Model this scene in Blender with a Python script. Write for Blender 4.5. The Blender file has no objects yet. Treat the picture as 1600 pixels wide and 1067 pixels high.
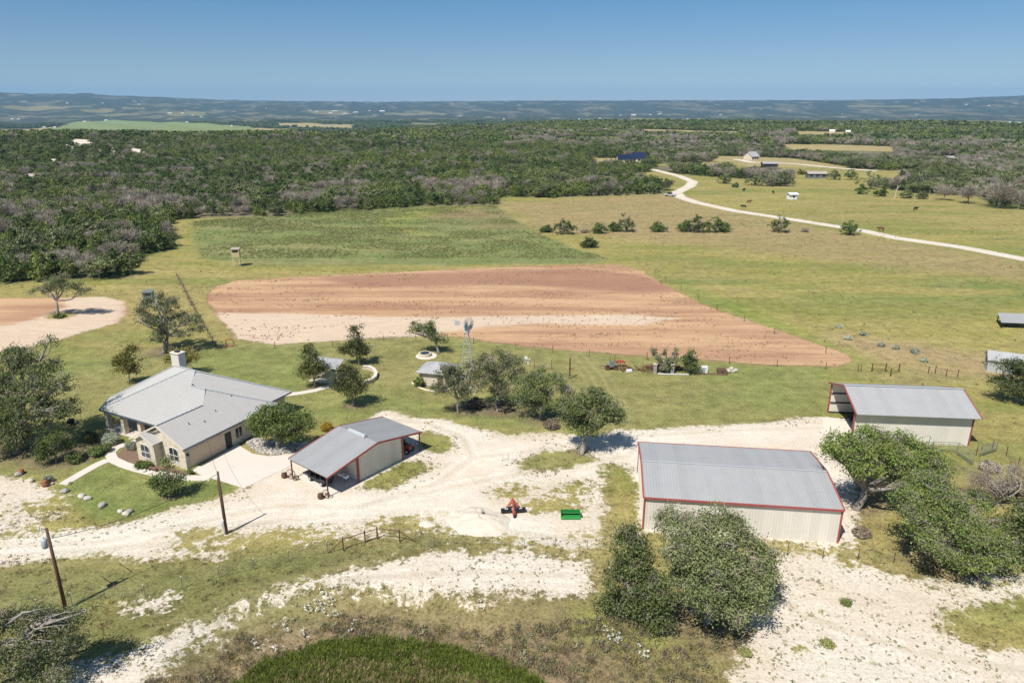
import bpy, math, random
import numpy as np
from math import radians as R, sin, cos, pi
from mathutils import Vector, Matrix
random.seed(4); rng = np.random.default_rng(11)
S = bpy.context.scene
COL = S.collection
# ------------------------------------------------------------------ camera, sky, sun, exposure
CAM_H = 42.0; PITCH = R(18.57); FP = 1110.0
cam = bpy.data.cameras.new('camera'); camo = bpy.data.objects.new('camera', cam); COL.objects.link(camo)
camo.location = (0, 0, CAM_H); camo.rotation_euler = (pi/2 - PITCH, 0, 0)
cam.sensor_width = 36; cam.lens = FP/1600*36; cam.clip_start = 1; cam.clip_end = 60000
S.camera = camo
SUN_EL = 57.0; SH_AZ = 36.0          # shadow falls forward and 36 deg to the right
w = bpy.data.worlds.new('World'); S.world = w; w.use_nodes = True
nt = w.node_tree; nt.nodes.clear()
sky = nt.nodes.new('ShaderNodeTexSky'); sky.sky_type = 'NISHITA'; sky.sun_disc = False
sky.sun_elevation = R(SUN_EL); sky.sun_rotation = R(180+SH_AZ)
sky.air_density = 1.0; sky.dust_density = 0.15; sky.ozone_density = 3.0; sky.altitude = 400
bg = nt.nodes.new('ShaderNodeBackground'); bg.inputs[1].default_value = 0.075
hs = nt.nodes.new('ShaderNodeHueSaturation'); hs.inputs['Saturation'].default_value = .85
tc = nt.nodes.new('ShaderNodeTexCoord'); sx = nt.nodes.new('ShaderNodeSeparateXYZ'); nt.links.new(tc.outputs['Generated'], sx.inputs[0])
rp = nt.nodes.new('ShaderNodeValToRGB'); nt.links.new(sx.outputs[2], rp.inputs[0])          # clear dry air: the band over the horizon stays blue
rp.color_ramp.elements[0].position = 0.0; rp.color_ramp.elements[0].color = (.66, .80, 1.0, 1)
rp.color_ramp.elements[1].position = 0.5; rp.color_ramp.elements[1].color = (.80, .97, 1.05, 1)
e_ = rp.color_ramp.elements.new(.08); e_.color = (.50, .67, .89, 1); e_ = rp.color_ramp.elements.new(.155); e_.color = (.32, .66, .92, 1)
ml = nt.nodes.new('ShaderNodeVectorMath'); ml.operation = 'MULTIPLY'
nt.links.new(sky.outputs[0], hs.inputs['Color']); nt.links.new(hs.outputs[0], ml.inputs[0]); nt.links.new(rp.outputs[0], ml.inputs[1]); nt.links.new(ml.outputs[0], bg.inputs[0])
wo = nt.nodes.new('ShaderNodeOutputWorld'); nt.links.new(bg.outputs[0], wo.inputs[0])
sl = bpy.data.lights.new('sun', 'SUN'); sl.energy = 4.7; sl.angle = R(0.53); sl.color = (1, .955, .88)
so = bpy.data.objects.new('sun', sl); COL.objects.link(so)
sd = Vector((sin(R(SH_AZ))*cos(R(SUN_EL)), cos(R(SH_AZ))*cos(R(SUN_EL)), -sin(R(SUN_EL))))
so.rotation_euler = sd.to_track_quat('-Z', 'Y').to_euler(); so.location = (0, 0, 200)
S.view_settings.view_transform = 'Standard'; S.view_settings.look = 'None'
S.view_settings.exposure = 0.32; S.view_settings.gamma = 1
S.render.engine = 'CYCLES'
S.cycles.use_denoising = True
S.cycles.max_bounces = 6; S.cycles.diffuse_bounces = 3; S.cycles.transparent_max_bounces = 8
S.cycles.volume_bounces = 1; S.cycles.glossy_bounces = 2

# ------------------------------------------------------------------ terrain function
def sst(a, b, x):
    t = np.clip((x-a)/(b-a), 0, 1); return t*t*(3-2*t)
HX = [-1200, 0, 60, 140, 200, 240, 280, 400, 520, 600, 800, 1000, 1200, 1400, 1460, 1500, 1545, 1600, 2600]
HY = [149, 147, 148, 150, 149.5, 152, 152.5, 157, 159, 159.5, 158, 157.5, 157.5, 156, 154, 153, 152, 151, 150]
def hgt(x, y):
    x = np.asarray(x, float); y = np.asarray(y, float)
    r = np.hypot(x, y)+1e-6; yy = np.maximum(y, .2*r); tx = x/yy
    lr = sst(-.35, .25, tx)                                   # 0 left, 1 right
    st = 850+500*lr
    z = -60*sst(st, st*2.6, r)
    z = z+11*np.exp(-((x+390)/230)**2-((y-700)/170)**2)
    und = 1.6*np.sin(x/83+1)*np.sin(y/97+2)+1.1*np.sin(x/41+y/57)
    z = z+und*sst(280, 700, r)*(1+2*sst(1200, 4000, r))
    ytop = np.interp(800+tx*FP*cos(PITCH)/1.0*1.0, HX, HY)
    D = 10500.
    top = 42+(160-ytop)/1110*D+60
    n = np.sin(tx*23+1)*.5+np.sin(tx*57+2)*.3+np.sin(tx*131)*.15
    z = z+top*sst(6200-900*sst(.0, -.6, tx), D, r)+(n*7+5*np.sin(r/420+tx*40)+4*np.sin(r/170+tx*25))*sst(5200, 9000, r)*np.clip(1-sst(9500, 10400, r)*.8, 0, 1)
    z = z-60*sst(10600, 13500, r)
    pr = np.hypot((x+13.5)/13.5, (y-47.8)/6.5)                # the reed pond
    z = z-1.1*(1-sst(.75, 1.15, pr))
    return z
CP, SP = cos(PITCH), sin(PITCH)
def ray(px, py):
    a = (np.asarray(px, float)-800)/FP; b = (533.5-np.asarray(py, float))/FP
    return a, CP+b*SP, -SP+b*CP
def P(px, py):
    """where the line of sight through a photo pixel meets the terrain"""
    dx, dy, dz = [float(v) for v in ray(px, py)]
    if dz < 0:
        t = -CAM_H/dz
        X, Y = dx*t, dy*t
        if math.hypot(X, Y) < 270 and not (Y < 60 and abs(X+13.5) < 20): return (X, Y, 0.0)
    ts = np.geomspace(20, 16000, 4000); h = hgt(dx*ts, dy*ts); zz = CAM_H+dz*ts
    i = int(np.argmax(zz < h))
    if zz[i] >= h[i]: i = 3999
    a_, b_ = ts[max(i-1, 0)], ts[i]
    for _ in range(30):
        m = (a_+b_)/2
        if CAM_H+dz*m < float(hgt(dx*m, dy*m)): b_ = m
        else: a_ = m
    return (dx*b_, dy*b_, CAM_H+dz*b_)
def at_depth(px, py, Y):
    dx, dy, dz = [float(v) for v in ray(px, py)]
    t = Y/dy; return (dx*t, Y, CAM_H+dz*t)
def at_h(px, py, h):
    dx, dy, dz = [float(v) for v in ray(px, py)]
    t = (h-CAM_H)/dz; return (dx*t, dy*t, h)
def mpp(x, y): return (y*CP+CAM_H*SP)/FP          # metres per photo pixel at a ground point
def proj(x, y, z):
    dz = z-CAM_H; zc = y*CP-dz*SP; yc = y*SP+dz*CP
    return 800+FP*x/zc, 533.5-FP*yc/zc
PTS = lambda l: np.array([P(a, b)[:2] for a, b in l])
def sdf(poly, x, y):
    """signed distance, positive inside"""
    poly = np.asarray(poly, float); d = np.full(x.shape, 1e18); ins = np.zeros(x.shape, bool)
    n = len(poly)
    for i in range(n):
        ax, ay = poly[i]; bx, by = poly[(i+1) % n]
        ex, ey = bx-ax, by-ay; wx, wy = x-ax, y-ay
        t = np.clip((wx*ex+wy*ey)/(ex*ex+ey*ey+1e-12), 0, 1)
        d = np.minimum(d, (wx-ex*t)**2+(wy-ey*t)**2)
        c = ((ay > y) != (by > y)) & (x < (bx-ax)*(y-ay)/((by-ay) if by != ay else 1e-9)+ax)
        ins ^= c
    d = np.sqrt(d); return np.where(ins, d, -d)
def sdline(pts, x, y, wd):
    pts = np.asarray(pts, float); d = np.full(x.shape, 1e18)
    for i in range(len(pts)-1):
        ax, ay = pts[i]; bx, by = pts[i+1]; ex, ey = bx-ax, by-ay; wx, wy = x-ax, y-ay
        t = np.clip((wx*ex+wy*ey)/(ex*ex+ey*ey+1e-12), 0, 1)
        d = np.minimum(d, (wx-ex*t)**2+(wy-ey*t)**2)
    return wd-np.sqrt(d)
_perm = rng.random((256, 256))
def vnoise(x, y):
    xi = np.floor(x).astype(int); yi = np.floor(y).astype(int); fx = x-xi; fy = y-yi
    fx = fx*fx*(3-2*fx); fy = fy*fy*(3-2*fy)
    g = lambda a, b: _perm[a % 256, b % 256]
    return (g(xi, yi)*(1-fx)+g(xi+1, yi)*fx)*(1-fy)+(g(xi, yi+1)*(1-fx)+g(xi+1, yi+1)*fx)*fy
def fbm(x, y, o=4):
    s = 0; a = .5; t = 0
    for i in range(o):
        s = s+a*vnoise(x*2**i+17*i, y*2**i+31*i); t += a; a *= .5
    return s/t

# ------------------------------------------------------------------ object helpers
def tag(o, label=None, cat=None, group=None, kind=None):
    if label: o['label'] = label
    if cat: o['category'] = cat
    if group: o['group'] = group
    if kind: o['kind'] = kind
    return o
def empty(name, label, cat, loc=(0, 0, 0), rz=0, group=None):
    o = bpy.data.objects.new(name, None); COL.objects.link(o); o.empty_display_size = .3
    o.location = loc; o.rotation_euler = (0, 0, rz); return tag(o, label, cat, group)
def mesh_np(name, V, F, mats, smooth=False, midx=None):
    V = np.asarray(V, np.float32); F = np.asarray(F, np.int32); k = F.shape[1]
    me = bpy.data.meshes.new(name); me.vertices.add(len(V)); me.vertices.foreach_set('co', V.ravel())
    me.loops.add(F.size); me.loops.foreach_set('vertex_index', F.ravel())
    me.polygons.add(len(F)); me.polygons.foreach_set('loop_start', np.arange(0, F.size, k, dtype=np.int32))
    if midx is not None: me.polygons.foreach_set('material_index', np.asarray(midx, np.int32))
    if smooth: me.polygons.foreach_set('use_smooth', np.ones(len(F), bool))
    for m in mats: me.materials.append(m)
    me.update(calc_edges=True); return me
def link(name, me, parent=None):
    o = bpy.data.objects.new(name, me); COL.objects.link(o)
    if parent is not None: o.parent = parent
    return o
class MB:
    def __init__(s): s.v = []; s.f = []; s.m = []; s.mi = 0
    def add(s, vs, fs):
        b = len(s.v); s.v += [tuple(map(float, q)) for q in vs]
        s.f += [tuple(b+i for i in f) for f in fs]; s.m += [s.mi]*len(fs); return s
    def box(s, c, d, rz=0, rx=0, ry=0):
        M = Matrix.Translation(c) @ Matrix.Rotation(rz, 4, 'Z') @ Matrix.Rotation(ry, 4, 'Y') @ Matrix.Rotation(rx, 4, 'X')
        vs = [M @ Vector((x*d[0]/2, y*d[1]/2, z*d[2]/2)) for x in (-1, 1) for y in (-1, 1) for z in (-1, 1)]
        return s.add(vs, [(0, 1, 3, 2), (4, 6, 7, 5), (0, 4, 5, 1), (2, 3, 7, 6), (0, 2, 6, 4), (1, 5, 7, 3)])
    def bx(s, x0, x1, y0, y1, z0, z1): return s.box(((x0+x1)/2, (y0+y1)/2, (z0+z1)/2), (x1-x0, y1-y0, z1-z0))
    def tube(s, pts, rad, n=6, cap=True):
        pts = [Vector(p) for p in pts]
        if not hasattr(rad, '__len__'): rad = [rad]*len(pts)
        vs = []; fs = []
        for i, p in enumerate(pts):
            t = (pts[min(i+1, len(pts)-1)]-pts[max(i-1, 0)])
            if t.length < 1e-6: t = Vector((0, 0, 1))
            t.normalize(); a = t.cross(Vector((0, 0, 1)) if abs(t.z) < .9 else Vector((1, 0, 0))).normalized(); b = t.cross(a)
            for k in range(n):
                an = 2*pi*k/n; vs.append(p+(a*cos(an)+b*sin(an))*rad[i])
        for i in range(len(pts)-1):
            for k in range(n):
                k2 = (k+1) % n; fs.append((i*n+k, i*n+k2, (i+1)*n+k2, (i+1)*n+k))
        if cap: fs.append(tuple(range(n))[::-1]); fs.append(tuple((len(pts)-1)*n+k for k in range(n)))
        return s.add(vs, fs)
    def prism(s, poly, z0, z1):
        n = len(poly); vs = [(x, y, z0) for x, y in poly]+[(x, y, z1) for x, y in poly]
        return s.add(vs, [tuple(range(n))[::-1], tuple(range(n, 2*n))]+[(i, (i+1) % n, n+(i+1) % n, n+i) for i in range(n)])
    def slab(s, poly3, th):
        P3 = [Vector(p) for p in poly3]; nrm = Vector((0, 0, 0))
        for i in range(len(P3)):
            a, b = P3[i], P3[(i+1) % len(P3)]; nrm += (a-P3[0]).cross(b-P3[0])
        nrm.normalize()
        if nrm.z < -1e-4: P3.reverse(); nrm = -nrm
        n = len(P3)
        return s.add([p for p in P3]+[p-nrm*th for p in P3], [tuple(range(n)), tuple(range(n, 2*n))[::-1]]+[(i, n+i, n+(i+1) % n, (i+1) % n) for i in range(n)])
    def ico(s, c, r, sub=1, jit=0, sc=(1, 1, 1), seed=0):
        import bmesh
        bm = bmesh.new(); bmesh.ops.create_icosphere(bm, subdivisions=sub, radius=1); rr = random.Random(seed)
        vs = [Vector((v.co.x*sc[0], v.co.y*sc[1], v.co.z*sc[2]))*r*(1+rr.uniform(-jit, jit))+Vector(c) for v in bm.verts]
        fs = [tuple(v.index for v in f.verts) for f in bm.faces]; bm.free(); return s.add(vs, fs)
    def panel(s, poly3, d, nrm, spacing, rw=.05, rh=.035, off=.0):
        """standing ribs along direction d clipped to a planar polygon"""
        P3 = [Vector(p) for p in poly3]; d = Vector(d).normalized(); nrm = Vector(nrm).normalized(); e = nrm.cross(d).normalized()
        o = P3[0]; q = [((p-o).dot(e), (p-o).dot(d)) for p in P3]
        lo = min(a for a, b in q); hi = max(a for a, b in q); t = lo+spacing/2+off
        while t < hi:
            xs = []
            for i in range(len(q)):
                (a0, b0), (a1, b1) = q[i], q[(i+1) % len(q)]
                if (a0 > t) != (a1 > t): xs.append(b0+(t-a0)/(a1-a0)*(b1-b0))
            xs.sort()
            for i in range(0, len(xs)-1, 2):
                if xs[i+1]-xs[i] < .05: continue
                A = o+e*t+d*xs[i]; B = o+e*t+d*xs[i+1]; h = e*rw/2; hh = e*rw/3.2; u = nrm*rh; k = nrm*.004
                s.add([A-h-k, A+h-k, A+hh+u, A-hh+u, B-h-k, B+h-k, B+hh+u, B-hh+u],
                      [(0, 1, 5, 4), (1, 2, 6, 5), (2, 3, 7, 6), (3, 0, 4, 7), (0, 3, 2, 1), (4, 5, 6, 7)])
            t += spacing
        return s
    def build(s, name, mats, parent=None, smooth=False):
        me = bpy.data.meshes.new(name); me.from_pydata(s.v, [], s.f)
        if not isinstance(mats, (list, tuple)): mats = [mats]
        for m in mats: me.materials.append(m)
        me.polygons.foreach_set('material_index', s.m)
        if smooth: me.polygons.foreach_set('use_smooth', [True]*len(s.f))
        me.update(); return link(name, me, parent)

# ------------------------------------------------------------------ materials
class NT:
    def __init__(s, name):
        s.m = bpy.data.materials.new(name); s.m.use_nodes = True; s.t = s.m.node_tree; s.t.nodes.clear()
    def n(s, typ, ins=None, **kw):
        nd = s.t.nodes.new('ShaderNode'+typ)
        for k, v in kw.items(): setattr(nd, k, v)
        for k, v in (ins or {}).items():
            if isinstance(v, bpy.types.NodeSocket): s.t.links.new(v, nd.inputs[k])
            else:
                try: nd.inputs[k].default_value = v
                except Exception: nd.inputs[k].default_value = (*v, 1)
        return nd
    def pos(s): return s.n('NewGeometry').outputs['Position']
    def obj(s): return s.n('TexCoord').outputs['Object']
    def noise(s, vec, scale, detail=3, rough=.55, sc=None):
        if sc is not None: vec = s.n('Mapping', {'Vector': vec, 'Scale': sc}).outputs[0]
        return s.n('TexNoise', {'Vector': vec, 'Scale': scale, 'Detail': detail, 'Roughness': rough}).outputs[0]
    def math(s, op, a, b=None, c=None, clamp=False):
        i = {0: a}
        if b is not None: i[1] = b
        if c is not None: i[2] = c
        nd = s.n('Math', i, operation=op); nd.use_clamp = clamp; return nd.outputs[0]
    def mr(s, v, a, b, c=0., d=1., smooth=True):
        return s.n('MapRange', {0: v, 1: a, 2: b, 3: c, 4: d}, interpolation_type='SMOOTHSTEP' if smooth else 'LINEAR').outputs[0]
    def mix(s, f, a, b, mode='MIX'):
        nd = s.n('Mix', data_type='RGBA', blend_type=mode)
        for k, v in ((0, f), (6, a), (7, b)):
            if isinstance(v, bpy.types.NodeSocket): s.t.links.new(v, nd.inputs[k])
            elif k == 0: nd.inputs[0].default_value = v
            else: nd.inputs[k].default_value = (*v, 1)
        return nd.outputs[2]
    def scale(s, col, f): return s.n('VectorMath', {0: col, 'Scale': f}, operation='SCALE').outputs[0]
    def attr(s, name, o='Fac'): return s.n('Attribute', attribute_name=name).outputs[o]
    def out(s, col, rough=.8, metal=0., bump=None, bd=.05, bs=1., trans=0, spec=.3):
        b = s.n('BsdfPrincipled', {'Base Color': col, 'Roughness': rough, 'Metallic': metal, 'Specular IOR Level': spec})
        if bump is not None:
            bn = s.n('Bump', {'Height': bump, 'Distance': bd, 'Strength': bs}); s.t.links.new(bn.outputs[0], b.inputs['Normal'])
        sh = b.outputs[0]
        if trans:
            tr = s.n('BsdfTranslucent', {'Color': col}); sh = s.n('MixShader', {0: trans, 1: sh, 2: tr.outputs[0]}).outputs[0]
        o = s.n('OutputMaterial'); s.t.links.new(sh, o.inputs[0]); return s.m
def simple(name, col, rough=.7, metal=0., var=.25, sc=3., bump=.0, spec=.3, dirt=None):
    t = NT(name); o = t.obj(); n = t.noise(o, sc, 5, .6)
    c = t.mix(n, tuple(x*(1-var) for x in col), tuple(min(1, x*(1+var)) for x in col))
    if dirt: c = t.mix(t.mr(t.noise(o, sc*.35, 5, .65), .52, .72, 0, .8), c, dirt)
    return t.out(c, rough, metal, n if bump else None, bump or .01, 1, spec=spec)
M = {}
M['bark'] = simple('bark', (.29, .26, .225), .9, var=.4, sc=4, bump=.03)
M['twig'] = simple('dead_twig', (.30, .265, .235), .9, var=.35, sc=2)
M['wood'] = simple('old_wood', (.16, .10, .065), .85, var=.4, sc=5)
M['polewood'] = simple('pole_wood', (.12, .065, .045), .8, var=.35, sc=4)
M['rust'] = simple('rusty_steel', (.15, .075, .05), .75, .2, var=.4, sc=5)
M['redpaint'] = simple('red_trim', (.33, .085, .075), .55, var=.12, sc=2)
M['redmach'] = simple('red_machine_paint', (.36, .085, .055), .5, var=.3, sc=3, dirt=(.25, .12, .07))
M['green'] = simple('green_machine_paint', (.03, .22, .05), .45, var=.2, sc=3)
M['black'] = simple('black_paint', (.015, .016, .02), .45, var=.3, sc=3)
M['dark'] = simple('dark_plastic', (.035, .038, .042), .5, var=.3, sc=3)
M['tyre'] = simple('rubber', (.025, .025, .025), .85)
M['white'] = simple('white_paint', (.75, .75, .73), .5, var=.06, sc=2)
M['steel'] = simple('galvanised_steel', (.46, .48, .49), .45, .15, var=.15, sc=3)
M['greysteel'] = simple('green_grey_steel', (.19, .215, .205), .5, .2, var=.2, sc=3)
M['stonew'] = None
M['concrete'] = simple('concrete', (.62, .56, .49), .85, var=.07, sc=.6, dirt=(.55, .49, .42))
M['glass'] = simple('dark_window_glass', (.03, .035, .045), .08, var=.2, sc=1, spec=.6)
M['garage'] = simple('tan_garage_door', (.60, .48, .34), .6, var=.03, sc=1)
M['trim'] = simple('cream_trim', (.62, .55, .45), .6, var=.05, sc=1)
M['rock'] = simple('limestone_rock', (.52, .47, .40), .9, var=.4, sc=2.5, bump=.05)
M['greyrock'] = simple('grey_rock', (.36, .33, .30), .9, var=.5, sc=2, bump=.05)
M['mulch'] = simple('mulch', (.20, .13, .09), .95, var=.5, sc=8, bump=.05)
M['pot'] = simple('terracotta', (.28, .12, .065), .8, var=.2, sc=3)
M['gutter'] = simple('dark_gutter', (.10, .13, .17), .4, .3, var=.1)
M['porcelain'] = simple('porcelain', (.8, .8, .8), .2, var=.03)
M['tan'] = simple('tan_plywood', (.52, .42, .24), .8, var=.15, sc=2)
M['hide'] = simple('dark_hide', (.03, .022, .018), .8)
M['brownhide'] = simple('brown_hide', (.16, .07, .035), .8)
def mk_roof(name, col, rough=.6, streak=.16, sheets=True):
    t = NT(name); o = t.obj()
    n = t.noise(o, .7, 4, .6); st = t.noise(o, 2.2, 3, .6, sc=(1, .15, 1)); st2 = t.noise(o, 2.2, 3, .6, sc=(.15, 1, 1))
    f = t.math('ADD', t.math('MULTIPLY', n, .5), t.math('MULTIPLY', t.math('ADD', st, st2), .25))
    c = t.mix(f, tuple(x*(1-streak) for x in col), tuple(x*(1+streak) for x in col))
    if sheets:                                            # sheets weathered a little differently
        sx_ = t.math('FLOOR', t.math('DIVIDE', t.n('SeparateXYZ', {0: o}).outputs[0], .915)); wn = t.n('TexWhiteNoise', {'W': sx_}, noise_dimensions='1D').outputs[0]; c = t.scale(c, t.mr(wn, 0, 1, .96, 1.035, False))
    c = t.mix(t.mr(t.noise(o, .45, 6, .7), .55, .75, 0, .3), c, (.40, .34, .27))
    return t.out(c, rough, .08, None, spec=.5)
M['roof'] = mk_roof('galvalume_roof', (.37, .37, .372))
M['roofhouse'] = mk_roof('house_metal_roof', (.435, .42, .40), .62, .12, False)
M['roofdark'] = simple('dark_blue_roof', (.02, .03, .07), .35, .2, var=.15)
M['roofrust'] = simple('rusty_tin_roof', (.45, .38, .33), .6, .2, var=.25, sc=1, dirt=(.30, .12, .07))
def mk_panel():
    t = NT('cream_metal_panel'); o = t.obj(); n = t.noise(o, .5, 4, .6, sc=(1, 1, .3))
    c = t.mix(n, (.66, .62, .545), (.75, .71, .635))
    z = t.n('SeparateXYZ', {0: o}).outputs[2]
    xy = t.n('SeparateXYZ', {0: o}); wn = t.n('TexWhiteNoise', {'W': t.math('FLOOR', t.math('DIVIDE', t.math('ADD', xy.outputs[0], xy.outputs[1]), .915))}, noise_dimensions='1D').outputs[0]; c = t.scale(c, t.mr(wn, 0, 1, .94, 1.04, False))
    d = t.mr(t.math('ADD', z, t.math('MULTIPLY', t.noise(o, 3, 4), .5)), .15, .65, .35, 0)   # splashed mud at the foot
    c = t.mix(d, c, (.55, .47, .37)); return t.out(c, .45, .05, spec=.4)
M['panel'] = mk_panel()
def mk_stone():
    t = NT('limestone_masonry'); o = t.obj()
    v = t.n('TexVoronoi', {'Vector': t.n('Mapping', {'Vector': o, 'Scale': (1, 1, 1.8)}).outputs[0], 'Scale': 2.2}); vc = v.outputs['Color']
    e = t.n('TexVoronoi', {'Vector': t.n('Mapping', {'Vector': o, 'Scale': (1, 1, 1.8)}).outputs[0], 'Scale': 2.2}, feature='DISTANCE_TO_EDGE').outputs[0]
    f = t.n('SeparateXYZ', {0: vc}).outputs[0]
    c = t.mix(f, (.66, .56, .42), (.74, .69, .58)); c = t.mix(t.mr(f, .72, .9), c, (.52, .38, .22))
    c = t.mix(t.mr(e, .0, .06, 1, 0), c, (.60, .55, .47)); c = t.mix(t.noise(o, 6, 4), c, (.62, .54, .42))
    return t.out(c, .85, 0, t.mr(e, 0, .08), .02)
M['stone'] = mk_stone()
def mk_leaf(name, a, b, trans=.22, obr=.35):
    t = NT(name); r = t.n('ObjectInfo').outputs['Random']; la = t.attr('lr')
    c = t.mix(la, a, b)
    c = t.scale(c, t.mr(r, 0, 1, 1-obr, 1+obr, False))
    return t.out(c, .55, 0, trans=trans, spec=.35)
M['oak'] = mk_leaf('oak_leaves', (.07, .10, .03), (.215, .255, .08))
M['oakgrey'] = mk_leaf('greyish_oak_leaves', (.085, .11, .038), (.245, .27, .11))
M['oakbright'] = mk_leaf('bright_oak_leaves', (.075, .115, .025), (.235, .29, .07))
M['pecan'] = mk_leaf('pecan_leaves', (.07, .09, .025), (.20, .205, .06))
M['yellowleaf'] = mk_leaf('yellow_green_leaves', (.13, .13, .022), (.26, .23, .05))
M['juniper'] = mk_leaf('juniper_foliage', (.045, .08, .016), (.15, .20, .042), .12, .3)
M['juniperlight'] = mk_leaf('olive_juniper_foliage', (.085, .115, .022), (.22, .265, .055), .12, .3)
M['sage'] = mk_leaf('sage_foliage', (.36, .40, .28), (.58, .62, .46))
M['brush'] = mk_leaf('dry_brush', (.19, .15, .10), (.34, .28, .20), .1)
M['deadtree'] = mk_leaf('dead_grey_twigs', (.21, .18, .14), (.41, .355, .28), .05, .25)
M['grassdry'] = mk_leaf('dry_grass_blades', (.30, .245, .115), (.46, .385, .20), .2, .3)
M['grassgreen'] = mk_leaf('green_grass_blades', (.19, .20, .07), (.33, .33, .12), .2, .3)
M['reed'] = mk_leaf('reed_blades', (.10, .14, .02), (.27, .32, .065), .25, .3)
M['weed'] = mk_leaf('weed_leaves', (.15, .145, .075), (.29, .275, .15), .15, .3)
M['petal'] = mk_leaf('white_flower_petals', (.60, .59, .50), (.82, .80, .72), .2, .1)
M['orangefl'] = mk_leaf('yellow_flowers', (.20, .15, .02), (.5, .33, .04), .2, .1)

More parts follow.
